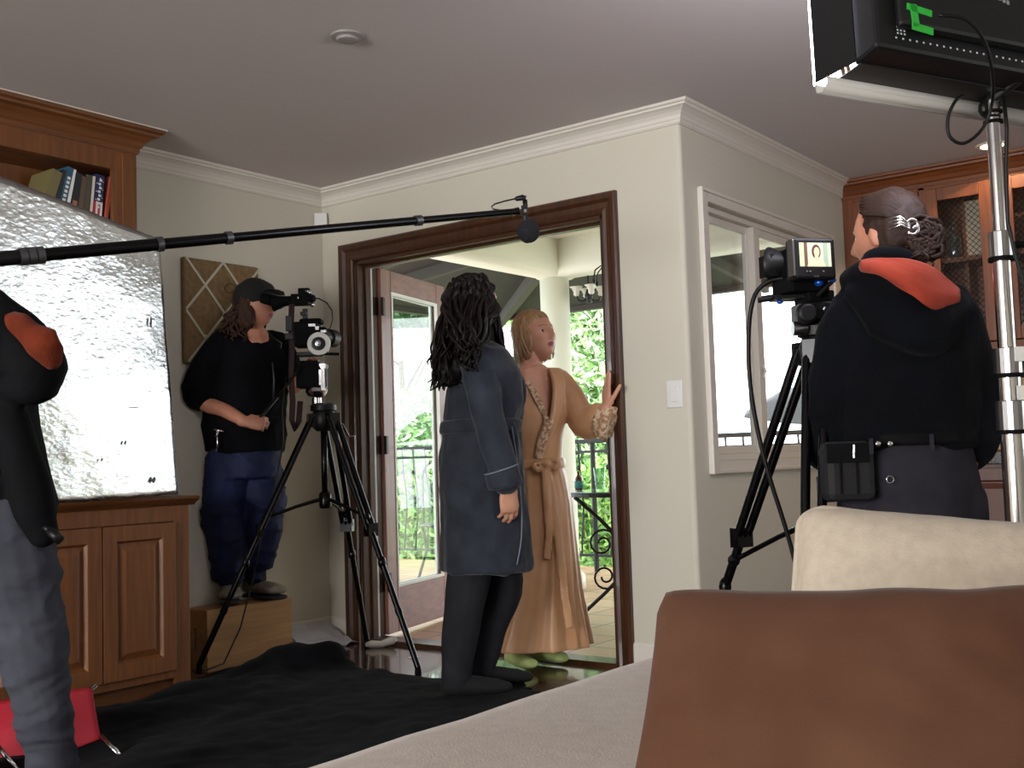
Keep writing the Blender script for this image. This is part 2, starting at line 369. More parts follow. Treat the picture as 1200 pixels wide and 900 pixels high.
for (a0, a1, xf) in ((WV0+.025, 4.97, UC-.075), (4.99, WV1-.025, UC-.05)):
    s = MB()
    for (p0, p1, b0, b1) in ((a0, a0+.032, WZ0+.03, WZ1-.025), (a1-.032, a1, WZ0+.03, WZ1-.025), (a0+.032, a1-.032, WZ0+.03, WZ0+.065), (a0+.032, a1-.032, WZ1-.058, WZ1-.025)):
        s.box((xf-.012, p0, b0), (xf+.012, p1, b1))
    q = s.build('sash', W_TRIM, w1, bevel=.003); s = MB(); s.box((xf-.003, a0+.032, WZ0+.065), (xf+.003, a1-.032, WZ1-.058)); s.build('pane', GLSW, q)
s = MB(); s.tube([(UC-.028, 4.99, 1.36), (UC-.015, 4.99, 1.33), (UC-.028, 4.99, 1.30)], .006, 8); s.build('latch', W_TRIM, w1)
# ---- small wall things
s = MB(); s.box((-2.337, VD-.006, 1.14), (-2.262, VD, 1.258)); sw = s.build('light_switch', WHT, bevel=.003, origin=(-2.3, VD, 1.2)); tag(sw, 'white rocker light switch on the pale wall right of the doorway', 'switch')
s = MB(); s.box((-2.318, VD-.011, 1.165), (-2.281, VD-.006, 1.232)); s.build('rocker', WHT, sw, bevel=.002)
p = at(375, 262, v=VD-.02); s = MB(); s.hexa(Vector((UL+.002, VD-.06, p.z-.05)), (.05, .05, 0), (.012, -.012, 0), (0, 0, .10)); tag(s.build('motion_sensor', WHT, bevel=.004, origin=(UL, VD, p.z)), 'small white motion sensor high in the corner left of the doorway', 'sensor')
p = at(407, 42, z=CH); s = MB(); s.lathe(p, [(.02, -.02), (.036, -.018), (.04, -.01), (.058, -.006), (.06, 0)], 28); tag(s.build('ceiling_sensor', mat('sensor_grey', '8f8a86', .5), smooth=False, origin=p), 'small round grey smoke detector on the ceiling', 'detector')
# ================================================================== outside the doorway
VO = VD+TH
m, N, L, P = nt('terracotta_tiles'); P.inputs['Roughness'].default_value = .35
tc = N.new('ShaderNodeTexCoord'); mpn = N.new('ShaderNodeMapping'); br = N.new('ShaderNodeTexBrick'); L.new(tc.outputs['Object'], mpn.inputs[0]); L.new(mpn.outputs[0], br.inputs['Vector'])
br.inputs['Scale'].default_value = 1; br.inputs['Brick Width'].default_value = .31; br.inputs['Row Height'].default_value = .31; br.inputs['Mortar Size'].default_value = .008; br.offset = 0
br.inputs['Color1'].default_value = lin('b58468'); br.inputs['Color2'].default_value = lin('c4a183'); br.inputs['Mortar'].default_value = lin('6c5a4a'); L.new(br.outputs['Color'], P.inputs['Base Color'])
s = MB(); s.box((-9, VO-.05, -.12), (UC-.12, 8.0, -.005)); struct(s.build('floor_patio', m))
s = MB(); s.box((-4.85, VO, 2.50), (UC-.12, 6.75, 2.56)); struct(s.build('ceiling_porch', W_OUT))
def roundbeam(name, a, b, wd, z0, z1):
    a = Vector(a); b = Vector(b); d = (b-a).normalized(); n = Vector((d.y, -d.x, 0)); prof = []
    r = .07
    for k in range(7):
        th = math.pi + math.pi/2*k/6; prof.append((-wd/2+r+r*math.cos(th), z0+r+r*math.sin(th)))
    for k in range(7):
        th = -math.pi/2 + math.pi/2*k/6; prof.append((wd/2-r+r*math.cos(th), z0+r+r*math.sin(th)))
    prof += [(wd/2, z1), (-wd/2, z1)]
    s = MB(); s.prism([a + n*x + UP*z for x, z in prof], b-a); return struct(s.build(name, W_OUT, smooth=False, bevel=0, auto=50))
CX, CY = -4.545, 6.53
roundbeam('beam_1', (CX, VO, 0), (CX, CY+.12, 0), .26, 2.24, 2.52)
roundbeam('beam_2', (CX-.1, CY, 0), (UC-.12, CY, 0), .26, 2.24, 2.52)
s = MB(); s.lathe((CX, CY, 0), [(.15, 0), (.15, .1), (.112, .14), (.108, 1.2), (.106, 2.26)], 36); struct(s.build('column', W_OUT, smooth=True))
# dark timber roof planes beyond the beams with rafters
s = MB()
s.add([(CX-.1, VO-.3, 2.52), (CX-.1, CY+.1, 2.52), (-6.6, 8.35, 2.31), (-6.6, VO-.3, 2.31), (CX-.1, VO-.3, 2.57), (CX-.1, CY+.1, 2.57), (-6.6, 8.35, 2.36), (-6.6, VO-.3, 2.36)],
      [(0, 1, 2, 3), (7, 6, 5, 4), (0, 4, 5, 1), (1, 5, 6, 2), (2, 6, 7, 3), (3, 7, 4, 0)])
s.add([(CX-.1, CY+.1, 2.52), (UC+1.5, CY+.1, 2.52), (UC+1.5, 8.35, 2.31), (-6.6, 8.35, 2.31), (CX-.1, CY+.1, 2.57), (UC+1.5, CY+.1, 2.57), (UC+1.5, 8.35, 2.36), (-6.6, 8.35, 2.36)],
      [(0, 1, 2, 3), (7, 6, 5, 4), (0, 4, 5, 1), (1, 5, 6, 2), (2, 6, 7, 3), (3, 7, 4, 0)])
struct(s.build('roof_porch', WD_R))
s = MB()
for v in np.arange(4.6, 6.6, .55): s.hexa((CX-.1, v, 2.43), (-1.9, .0, -.20), (0, .05, 0), (0, 0, .1))
for u in np.arange(-4.3, -1.2, .55): s.hexa((u, CY+.1, 2.43), (0, 1.75, -.20), (.05, 0, 0), (0, 0, .1))
s.hexa((CX-.1, CY+.1, 2.42), (-1.9, 1.75, -.20), (.05, .05, 0), (0, 0, .11))
s.box((-6.66, 8.30, 2.27), (UC+1.5, 8.38, 2.38)); s.box((-6.66, VO-.3, 2.27), (-6.58, 8.38, 2.38))
struct(s.build('beam_rafters', mat('rafter_timber', '38352d', .8)))
# ---- wrought iron railing
VR = 7.62
def railing(name, a, b, label, z1=1.07):
    a = Vector(a); b = Vector(b); d = b-a; Ln = d.length; d.normalize(); n = Vector((-d.y, d.x, 0)); root = empty(name, a, label, 'railing', None)
    s = MB(); s.hexa(a+UP*(z1-.02)-n*.025, d*Ln, n*.05, UP*.035); s.build('top_rail', IRON, root, bevel=.006)
    for z in (z1-.10, .12):
        s = MB(); s.hexa(a+UP*z-n*.01, d*Ln, n*.02, UP*.022); s.build('rail', IRON, root)
    k = int(Ln/.14)
    for i in range(k+1):
        p = a+d*(Ln*i/k); s = MB()
        if i % 8 == 0: s.tube([p, p+UP*(z1-.02)], .022, 8)
        else:
            pts = [p+UP*.12] + [p + UP*(.12+(z1-.22)*t) + n*(.05*math.sin(t*math.pi)**2) for t in (.2, .35, .5, .65, .8)] + [p+UP*(z1-.02)]
            s.tube(pts, .009, 6); c = p+UP*(.12+(z1-.22)*.86); s.ball(c, (.018, .018, .022), 8, 6)
        s.build('baluster', IRON, root)
    return root
railing('railing', (-8.4, VR, 0), (-4.55, VR, 0), 'black wrought iron railing at the patio edge, left of the round column')
railing('railing', (-4.5, VR, 0), (-1.6, VR, 0), 'black wrought iron railing at the patio edge, right of the round column')
# ---- bistro table with scroll legs
tc_ = Vector((-3.30, 5.50, 0)); tb = empty('patio_table', tc_, 'round black iron patio table with scrolled legs behind the woman in peach', 'table')
s = MB(); s.lathe(tc_, [(.40, .715), (.41, .72), (.41, .735), (.395, .74)], 40); s.build('tabletop', IRON, tb)
s = MB(); s.lathe(tc_, [(.395, .741), (.395, .744)], 40); s.build('glass_top', mat('table_glass', '9fb0aa', .06, spec=.8), tb)
def spiral(c, ex, ez, r0, r1, turns, a0, n=22):
    return [c + ex*((r0+(r1-r0)*i/n)*math.cos(a0+turns*2*math.pi*i/n)) + ez*((r0+(r1-r0)*i/n)*math.sin(a0+turns*2*math.pi*i/n)) for i in range(n+1)]
for k in range(4):
    an = math.radians(35+90*k); e = Vector((math.cos(an), math.sin(an), 0)); s = MB(); c = tc_
    pts = [c+e*.36+UP*.71, c+e*.22+UP*.58, c+e*.07+UP*.42, c+e*.06+UP*.3, c+e*.2+UP*.16, c+e*.36+UP*.02, c+e*.38+UP*.008]
    q = []
    for i in range(len(pts)-1):
        for t in (0, .33, .66): q.append(pts[i].lerp(pts[i+1], t))
    q.append(pts[-1]); s.tube(q, .011, 8, hint=(-e.y, e.x, 0))
    s.tube(spiral(c+e*.21+UP*.44, e, UP, .02, .085, 1.4, 0), .007, 6, hint=(-e.y, e.x, 0)); s.tube(spiral(c+e*.2+UP*.25, e, UP, .02, .075, -1.4, 0), .007, 6, hint=(-e.y, e.x, 0))
    s.build('leg', IRON, tb, smooth=True)
s = MB(); s.lathe(tc_, [(.10, .30), (.105, .31), (.10, .32)], 24); s.build('ring', IRON, tb)
p = Vector((-3.62, 5.38, .746)); s = MB(); s.lathe(p, [(.024, 0), (.025, .07), (.010, .09), (.010, .11)], 16); bt = s.build('bottle', mat('amber', '5a3a20', .15, coat=1), smooth=True, origin=p); tag(bt, 'small dark bottle on the iron patio table', 'bottle')
s = MB(); s.lathe(p, [(.0255, .012), (.0258, .055)], 16); s.build('bottle_label', mat('teal_label', '3a7f8a', .6), bt, smooth=True)
for (du, dv, r, h, lb_) in ((.16, -.02, .035, .13, 'tall clear drinking glass on the iron patio table'), (.24, .10, .045, .06, 'low clear glass bowl on the iron patio table')):
    q = p+Vector((du, dv, 0)); s = MB(); s.lathe(q, [(r*.7, 0), (r, h), (r-.004, h), (r*.7-.004, .008)], 20); tag(s.build('drinking_glass' if h > .1 else 'glass_bowl', glass('tumbler', (.8, .88, .88, 1)), smooth=True, origin=q), lb_, 'glass' if h > .1 else 'bowl')
# ---- scroll iron chair seen through the open leaf
pc = Vector((-5.75, 6.65, 0)); ch = empty('patio_chair', pc, 'black scrolled iron patio chair seen through the open door glass', 'chair')
s = MB(); s.lathe(pc+UP*.43, [(.2, 0), (.215, .01), (.2, .02)], 28); s.build('seat', IRON, ch)
for k in range(4):
    an = math.radians(45+90*k); e = Vector((math.cos(an), math.sin(an), 0)); s = MB(); s.tube([pc+e*.19+UP*.43, pc+e*.16+UP*.25, pc+e*.23+UP*.03, pc+e*.25+UP*.004], .011, 8); s.build('leg', IRON, ch)
s = MB(); bk = Vector((-.6, .8, 0)); sd = Vector((.8, .6, 0))
s.tube([pc+bk*.2+sd*(-.2)+UP*.43] + [pc+bk*(.22+.03*math.sin(t))+sd*(-.2*math.cos(t))+UP*(.82+.16*math.sin(t)) for t in np.linspace(0, math.pi, 12)] + [pc+bk*.2+sd*.2+UP*.43], .011, 8)
s.tube(spiral(pc+bk*.22+sd*.08+UP*.72, sd, UP, .015, .08, 1.5, 0), .007, 6); s.tube(spiral(pc+bk*.22-sd*.08+UP*.72, sd, UP, .015, .08, -1.5, math.pi), .007, 6)
s.build('backrest', IRON, ch)
# ---- chandelier under the porch roof, hanging iron wind chime by the jamb
pch = at(690, 347, d=7.9); cl = empty('chandelier', pch+UP*.1, 'dark iron porch chandelier with upturned pale tulip shades', 'chandelier')
s = MB(); s.tube([Vector((pch.x, pch.y, 2.30)), pch+UP*.02], .008, 8); s.lathe(pch, [(.02, -.05), (.03, 0), (.015, .05)], 12); s.build('stem', IRON, cl)
for k in range(4):
    an = YAW*-1+math.radians(90*k+8); e = Vector((math.cos(an), math.sin(an), 0)); s = MB()
    s.tube([pch, pch+e*.04-UP*.035, pch+e*.075-UP*.03, pch+e*.09+UP*.0], .007, 8); arm = s.build('arm', IRON, cl)
    s = MB(); s.lathe(pch+e*.09, [(.010, 0), (.022, .012), (.020, .028), (.032, .055), (.050, .068)], 20); s.build('lamp_shade', mat('tulip_glass', 'd8d4c4', .3, trans=.3), arm, smooth=True)
wp = at(712, 315, d=5.9); wc = empty('wind_chime', wp, 'dark iron hanging ornament on a beaded chain near the right jamb', 'ornament')
s = MB()
for i in range(26): s.ball((wp.x, wp.y, wp.z+.02+(2.49-wp.z)*i/26), (.010, .010, .013), 6, 5)
s.build('chain', IRON, wc)
s = MB()
for k in range(5):
    an = 2*math.pi*k/5+.4; e = Vector((math.cos(an), math.sin(an), 0)); s.tube([wp, wp+e*.04+UP*.015, wp+e*.075-UP*.01, wp+e*.085-UP*.06], .004, 6); s.ball(wp+e*.085-UP*.07, (.009, .009, .014), 8, 6)
s.build('hooks', IRON, wc)
# ---- garden: each tree its own crown of leaves
LEAF = [mat('leaf_bright', '8fbf5a', .5, c2='c2e08c', nscale=3), mat('leaf_mid', '5f8f48', .5, c2='93bb72', nscale=3), mat('leaf_dark', '2c4a2a', .6, c2='4a7040', nscale=3), mat('leaf_pale', 'a7c69a', .5, c2='d8e8c4', nscale=3)]
for q in LEAF:
    q.node_tree.nodes['Principled BSDF'].inputs['Transmission Weight'].default_value = 0
def foliage(name, c, rad, n, size, mi, label, cat='tree', trunk=True, seed=1, long=1.0, mi2=None):
    rng = np.random.default_rng(seed); c = Vector(c); root = empty(name, (c.x, c.y, -.4), label, cat)
    p = rng.normal(size=(n, 3)); p /= np.linalg.norm(p, axis=1)[:, None]; p *= rng.uniform(.45, 1.02, (n, 1))**.6
    lump = np.array([1+.22*noise.noise(Vector(q*2.3)+Vector((seed, 0, 0))) for q in p]); p = p*np.array(rad)*lump[:, None]+np.array(c)
    a = rng.normal(size=(n, 3)); a[:, 2] -= .3; a /= np.linalg.norm(a, axis=1)[:, None]; b = np.cross(a, rng.normal(size=(n, 3))); b /= np.linalg.norm(b, axis=1)[:, None]
    sz = size*rng.uniform(.6, 1.4, (n, 1)); Lg = sz*long
    v = np.stack([p-a*Lg, p+b*sz*.4, p+a*Lg, p-b*sz*.4], 1).reshape(-1, 3) - np.array(root.location)
    me = bpy.data.meshes.new('leaves'); me.from_pydata(v.tolist(), [], [(4*i, 4*i+1, 4*i+2, 4*i+3) for i in range(n)])
    me.materials.append(LEAF[mi]); me.materials.append(LEAF[mi2 if mi2 is not None else mi]); me.polygons.foreach_set('material_index', (rng.random(n) < .4).astype(int)); me.update()
    o = bpy.data.objects.new('foliage', me); COL.objects.link(o); o.parent = root
    if trunk:
        s = MB(); q = Vector((c.x, c.y, -.4)); s.tube([q, q.lerp(c, .4)+Vector((.06, .02, 0)), q.lerp(c, .8), c+UP*rad[2]*.5], [.09, .07, .05, .02], 8)
        for k in range(6):
            an = k*1.05; s.tube([q.lerp(c, .5+.07*k), c+Vector((math.cos(an)*rad[0]*.7, math.sin(an)*rad[1]*.7, rad[2]*.3))], [.035, .01], 6)
        s.build('trunk', mat('bark', '5b4a3a', .9), root)
    return root
def px(x, v): return at(x, 450, v=v).x
foliage('olive_tree', (px(700, 10.6), 10.6, 1.6), (.85, .9, 1.5), 16000, .048, 3, 'bright pale green tree right of the round porch column', seed=3, long=1.5, mi2=1)
foliage('olive_tree', (px(600, 11.4), 11.4, 1.4), (1.0, .9, 1.5), 12000, .05, 1, 'green tree behind the head of the blonde woman', seed=4, long=1.4, mi2=0)
foliage('leafy_shrub', (px(705, 9.3), 9.2, .1), (.9, .7, .75), 15000, .042, 0, 'bright green shrub low behind the patio table', 'shrub', False, 5, 1.3, 1)
foliage('leafy_shrub', (px(480, 9.2), 9.1, .15), (1.0, .7, .9), 14000, .05, 1, 'green shrub low behind the open door glass', 'shrub', False, 6, 1.3, 0)
foliage('dark_tree', (px(470, 16), 16, at(480, 352, v=16).z), (2.4, 1.5, .75), 9000, .11, 2, 'dark green treetop far off, above the white roof', 'tree', True, 8)
foliage('leafy_shrub', (px(545, 12), 12, at(500, 440, v=12).z-1.1), (1.7, 1.0, 1.1), 14000, .06, 3, 'pale green hedge beyond the railing, left of the column', 'shrub', False, 9, 1.2, 1)
# white canopy of the neighbouring terrace, dark canopy beyond the side window
p = at(483, 402, d=12.8); um = empty('white_canopy', (p.x, p.y, -.4), 'white slanted terrace canopy beyond the garden, through the door glass', 'canopy')
s = MB(); e = RT*1.6
s.add([p-e+AW*.9+UP*.28, p+e+AW*.9+UP*.28, p+e*1.1-AW*.6-UP*.22, p-e*1.1-AW*.6-UP*.22, p-e+AW*.9+UP*.25, p+e+AW*.9+UP*.25, p+e*1.1-AW*.6-UP*.25, p-e*1.1-AW*.6-UP*.25], [(0, 1, 2, 3), (7, 6, 5, 4), (0, 4, 5, 1), (1, 5, 6, 2), (2, 6, 7, 3), (3, 7, 4, 0)])
s.build('canopy', mat('white_canvas', 'eeeeea', .8), um)
s = MB()
for a_, b_ in ((-1, -.6), (1, -.6), (-1, .9), (1, .9)):
    q = p+e*a_+AW*b_; s.tube([Vector((q.x, q.y, -.4)), Vector((q.x, q.y, p.z-.1))], .03, 8)
s.build('post', WHT, um)
p = at(955, 478, d=9.5); dc = empty('dark_canopy', (p.x, p.y, -.4), 'dark grey tilted parasol beyond the railing outside the side window', 'parasol')
s = MB(); ax = Vector((.12, -.1, 1)).normalized(); s.lathe(p-ax*.08, [(.62, 0), (.64, .01), (.3, .22), (.02, .30)], 8, axis=ax); s.build('canopy', mat('grey_canvas', '55575c', .8), dc)
s = MB(); s.tube([Vector((p.x, p.y, -.4)), p+UP*.1], .02, 8); s.build('pole', GRYM, dc)
s = MB(); s.box((-16, 8.0, -.9), (3, 30, -.4)); struct(s.build('ground', mat('lawn', '8a9470', .9, c2='a8ae90', nscale=1)))
# ================================================================== left wall unit
def pdoor(s, o, e, w_, h_, n, fr=.062, th=.02, panel=True):
    """raised panel door: o corner, e width dir, n outward"""
    o = Vector(o); e = Vector(e); n = Vector(n)
    s.hexa(o, e*fr, UP*h_, n*th); s.hexa(o+e*(w_-fr), e*fr, UP*h_, n*th); s.hexa(o+e*fr, e*(w_-2*fr), UP*fr, n*th); s.hexa(o+e*fr+UP*(h_-fr), e*(w_-2*fr), UP*fr, n*th)
    if panel:
        a = o+e*fr+UP*fr; W = w_-2*fr; Hh = h_-2*fr
        def q(i, z): return [a+e*i+UP*i+n*z, a+e*(W-i)+UP*i+n*z, a+e*(W-i)+UP*(Hh-i)+n*z, a+e*i+UP*(Hh-i)+n*z]
        L_ = [q(0, .016), q(.008, .004), q(.014, .004), q(.042, .016), q(.042, .016)]
        for k in range(3):
            s.add(L_[k]+L_[k+1], [(i, (i+1) % 4, 4+(i+1) % 4, 4+i) for i in range(4)])
        s.add(L_[3], [(0, 1, 2, 3)]); s.add(q(0, .0), [(0, 1, 2, 3)])
UF = -4.0; VE = 2.935; VS = .1
bc = empty('base_cabinet', (UL, VE, 0), 'honey brown wooden base cabinet with raised panel doors on the left wall', 'cabinet')
s = MB(); s.box((UL, VS, .085), (UF-.02, VE, .79)); s.box((UL, VS, 0), (UF-.05, VE-.02, .085)); s.build('body', WD_C, bc)
s = MB(); s.box((UF-.02, 2.858, .0), (UF, VE, .79)); s.box((UF-.02, VS, .725), (UF, 2.858, .79)); s.box((UF-.02, VS, .07), (UF, 2.858, .104))
k = 0
while 2.855-.345*(k+1) > VS: s.box((UF-.02, 2.855-.345*(k+1)-.006, .1), (UF, 2.855-.345*(k+1)+.006, .73)); k += 1
s.build('face_frame', WD_C, bc, bevel=.002)
s = MB(); pr = [(-.035, 0), (-.02, .02), (-.008, .028), (0, .04), (.004, .05), (0, .06), (-.01, .064)]
s.prism([(UF+.038+o_-.004, VS, .79+h*.62) for o_, h in pr]+[(UF-.1, VS, .83), (UF-.1, VS, .79)], (0, VE+.03-VS, 0)); s.box((UL, VS, .79), (UF-.09, VE+.03, .83)); s.build('counter_top', WD_CY, bc)
s = MB(); s.box((UF-.05, VS, 0), (UF-.035, VE-.02, .07)); s.build('plinth', WD_CY, bc)
for k in range(5):
    s = MB(); pdoor(s, (UF, 2.855-.345*(k+1)+.003, .106), (0, 1, 0), .339, .616, (1, 0, 0)); s.build('door', WD_C, bc, bevel=.002)
UU, VU = -4.2, 2.828
hb = empty('bookcase', (UL, VU, .83), 'tall honey brown wooden bookcase with a heavy crown standing on the base cabinet', 'bookcase')
for v_ in (VU-.03, 1.45, .1):
    s = MB(); s.box((UL, v_, .83), (UU-.02, v_+.03, 2.36)); s.build('side_panel', WD_C, hb)
s = MB(); s.box((UL, .13, .83), (UL+.012, VU-.03, 2.34)); s.build('back_panel', WD_C, hb)
s = MB(); s.box((UL, .1, 2.262), (UU-.02, VU, 2.36)); s.build('top_panel', WD_CY, hb)
s = MB(); s.box((UU-.02, VU-.12, .83), (UU, VU, 2.36)); s.box((UU-.02, 1.42, .83), (UU, 1.52, 2.36)); s.box((UU-.02, .1, 2.255), (UU, VU-.12, 2.36)); s.box((UU, VU-.075, .83), (UU+.008, VU-.012, 2.33)); s.build('face_frame', WD_C, hb, bevel=.002)
for z in (1.2, 1.6, 1.985):
    s = MB(); s.box((UL+.012, .13, z-.022), (UU-.022, VU-.03, z)); s.build('shelf', WD_CY, hb)
cr = [(0, -.11), (.006, -.11), (.010, -.10), (.010, -.088), (.018, -.08), (.03, -.06), (.05, -.042), (.072, -.034), (.074, -.024), (.088, -.018), (.092, -.004)]
q = sweep([(UU, .1), (UU, VU), (UL, VU)], cr, 'crown', WD_CY, CH); q.parent = hb; q.location = -Vector(hb.location)
q = sweep([(UU, .1), (UU, VU), (UL, VU)], [(.093, -.004), (.097, -.004), (.097, 0), (.0, 0)], 'crown_edge', W_TRIM, CH); q.parent = hb; q.location = -Vector(hb.location)
# ---- books on the visible shelf
BK = [  # thickness, height, depth, colour, lean, label, spine marks
 (.045, .23, .17, '6d6440', -.30, 'olive green book leaning widest at the left of the shelf', None),
 (.018, .24, .17, '24262b', -.26, 'thin charcoal book leaning beside the olive green one', None),
 (.030, .255, .17, '27556a', -.24, 'teal blue book with white spine lettering', 'bars'),
 (.014, .25, .17, 'dfe0de', -.20, 'thin white book leaning beside the teal blue one', None),
 (.034, .235, .17, '1d2026', -.16, 'thick black book in the middle of the shelf', 'blob'),
 (.022, .225, .16, '5c4a3a', -.12, 'brown book right of the thick black one', None),
 (.028, .235, .16, '4a4636', -.10, 'dull olive brown book left of the flag book', None),
 (.012, .235, .16, 'cfc8bc', -.10, 'thin cream book against the flag book', None),
 (.042, .245, .17, '1b2350', -.09, 'navy book with white stars and red and white stripes on its spine', 'flag'),
 (.018, .25, .17, 'b4584a', -.16, 'salmon red book leaning right of the flag book', None),
 (.016, .20, .16, '1a1b1d', -.02, 'short black book near the right end of the shelf', None),
 (.020, .20, .16, '8b8c80', 0, 'short grey green book at the right end of the shelf', None)]
v = VU-.062; prev_ = 0
for t_, h_, dp, c_, ln_, lab, mk in reversed(BK):
    v -= t_ + (abs(math.sin(ln_)-math.sin(prev_))*.13 + abs(math.sin(ln_))*.004) + .001; prev_ = ln_
    a = Vector((UU-.045-dp, v, 1.986)); ev = Vector((0, math.cos(ln_), math.sin(-ln_)*-1)) ; ez = Vector((0, -math.sin(ln_), math.cos(ln_)))
    # leaning to the left means the top tips toward -v on the page's right side; pivot keeps the base on the shelf
    lift = max(0, -(ev.z)*t_) if ev.z < 0 else 0
    a = a+UP*lift; s = MB(); cm = mat('book_'+c_, c_, .55)
    s.hexa(a, (dp, 0, 0), ev*t_, ez*h_); s.cur = 1; s.hexa(a+ev*t_*.12+Vector((-.0005, 0, 0))+ez*(h_-.001), (dp*.95, 0, 0), ev*t_*.76, ez*.002)
    bk_ = s.build('book', [cm, mat('paper_edge', 'cfc6b0', .8)], bevel=.001, origin=a); tag(bk_, lab, 'book', 'books on the upper shelf')
    f0 = a+Vector((dp+.0006, 0, 0))
    if mk == 'bars':
        s = MB()
        for j in range(6): s.hexa(f0+ev*t_*.3+ez*(.10+.02*j), (.0006, 0, 0), ev*t_*.45, ez*.012)
        s.build('spine_lettering', WHT, bk_)
    if mk == 'blob':
        s = MB(); s.hexa(f0+ev*t_*.2+ez*.06, (.0006, 0, 0), ev*t_*.6, ez*.05); s.build('spine_picture', mat('photo_tan', '9a6a52', .5), bk_)
    if mk == 'flag':
        s = MB()
        for j in range(4):
            s.cur = j % 2; s.hexa(f0+ev*t_*j/4+ez*.004, (.0006, 0, 0), ev*t_/4, ez*.12)
        s.build('stripes', [mat('flag_red', 'a8232c', .5), WHT], bk_)
        s = MB()
        for j in range(9):
            cc = f0+ev*t_*(.15+.7*((j*5) % 3)/2)+ez*(.13+.012*j); s.hexa(cc, (.0012, 0, 0), ev*.004, ez*.004)
        s.build('stars', WHT, bk_)
        s = MB()
        for j, zz in enumerate(np.linspace(.095, .215, 8)): s.hexa(f0+ev*t_*(.34+.1*(j % 2))+ez*zz+Vector((.0012, 0, 0)), (.0006, 0, 0), ev*t_*.3, ez*.010)
        s.build('spine_lettering', WHT, bk_)
# ---- foil reflector board standing on the cabinet
m, N, L, P = nt('foil'); P.inputs['Metallic'].default_value = 1; P.inputs['Roughness'].default_value = .22; P.inputs['Base Color'].default_value = lin('d3d5d8')
tc = N.new('ShaderNodeTexCoord'); n1 = N.new('ShaderNodeTexNoise'); n1.inputs['Scale'].default_value = 4; n1.inputs["Detail"].default_value = 9; n1.inputs['Roughness'].default_value = .62
mp = N.new('ShaderNodeMapping'); mp.inputs['Scale'].default_value = (1, 1, 2.4); L.new(tc.outputs['Object'], mp.inputs[0]); L.new(mp.outputs[0], n1.inputs['Vector'])
n2 = N.new('ShaderNodeTexVoronoi'); n2.inputs['Scale'].default_value = 26; n2.distance = 'CHEBYCHEV'; L.new(mp.outputs[0], n2.inputs['Vector'])
b1 = N.new('ShaderNodeBump'); b1.inputs['Strength'].default_value = .38; b1.inputs['Distance'].default_value = .012; L.new(n1.outputs[0], b1.inputs['Height'])
b2 = N.new('ShaderNodeBump'); b2.inputs["Strength"].default_value = .22; b2.inputs['Distance'].default_value = .006; L.new(n2.outputs['Distance'], b2.inputs['Height']); L.new(b1.outputs[0], b2.inputs['Normal']); L.new(b2.outputs[0], P.inputs['Normal'])
FOIL = m
BR_, TR_ = at(209, 583, d=4.73), at(187, 280, d=4.75); BL_, TL_ = at(-60, 600, d=3.55), at(-60, 182, d=3.47)
BR_.z = max(BR_.z, .838)
nrm = (BR_-BL_).cross(TR_-BR_).normalized(); nrm = nrm if nrm.x > 0 else -nrm
s = MB(); nu, nv = 60, 50; vs = []; fs = []
for side in (0, 1):
    for j in range(nv+1):
        for i in range(nu+1):
            a, b = i/nu, j/nv; p = BL_.lerp(BR_, a).lerp(TL_.lerp(TR_, a), b)
            w_ = .006*noise.noise(Vector((a*3, b*4, 1)))+.0025*noise.noise(Vector((a*16, b*20, 5)))
            e_ = .004*noise.noise(Vector((a*30, b*30, 9))) if (i in (0, nu) or j in (0, nv)) else 0
            vs.append(p + nrm*((w_ if side == 0 else 0) - .022*side) + UP*e_)
W_ = nu+1; Q_ = (nu+1)*(nv+1)
for j in range(nv):
    for i in range(nu):
        fs.append((j*W_+i, j*W_+i+1, (j+1)*W_+i+1, (j+1)*W_+i)); fs.append((Q_+j*W_+i, Q_+(j+1)*W_+i, Q_+(j+1)*W_+i+1, Q_+j*W_+i+1))
for i in range(nu): fs.append((i, Q_+i, Q_+i+1, i+1)); k = nv*W_; fs.append((k+i, k+i+1, Q_+k+i+1, Q_+k+i))
for j in range(nv): fs.append((j*W_, (j+1)*W_, Q_+(j+1)*W_, Q_+j*W_)); fs.append((j*W_+nu, Q_+j*W_+nu, Q_+(j+1)*W_+nu, (j+1)*W_+nu))
s.add(vs, fs); fb = s.build('reflector_board', FOIL, smooth=True, origin=BR_); tag(fb, 'large crumpled silver foil reflector board leaning on the left cabinet', 'reflector')
for (a, b, sx, sz) in ((.90, .66, .012, .03), (.93, .55, .006, .016), (.96, .50, .008, .014), (.78, .33, .05, .003), (.72, .2, .012, .012), (.86, .06, .02, .016), (.60, .14, .01, .008)):
    p = BL_.lerp(BR_, a).lerp(TL_.lerp(TR_, a), b)+nrm*.007; e = (BR_-BL_).normalized(); uu = (TR_-BR_).normalized()
    s = MB(); s.add([p-e*sx-uu*sz*.3, p-uu*sz, p+e*sx*.8+uu*sz*.2, p+e*sx*.3+uu*sz], [(0, 1, 2, 3)]); s.build('foil_tear', mat('foam_grey', '5a5c5e', .8), fb)
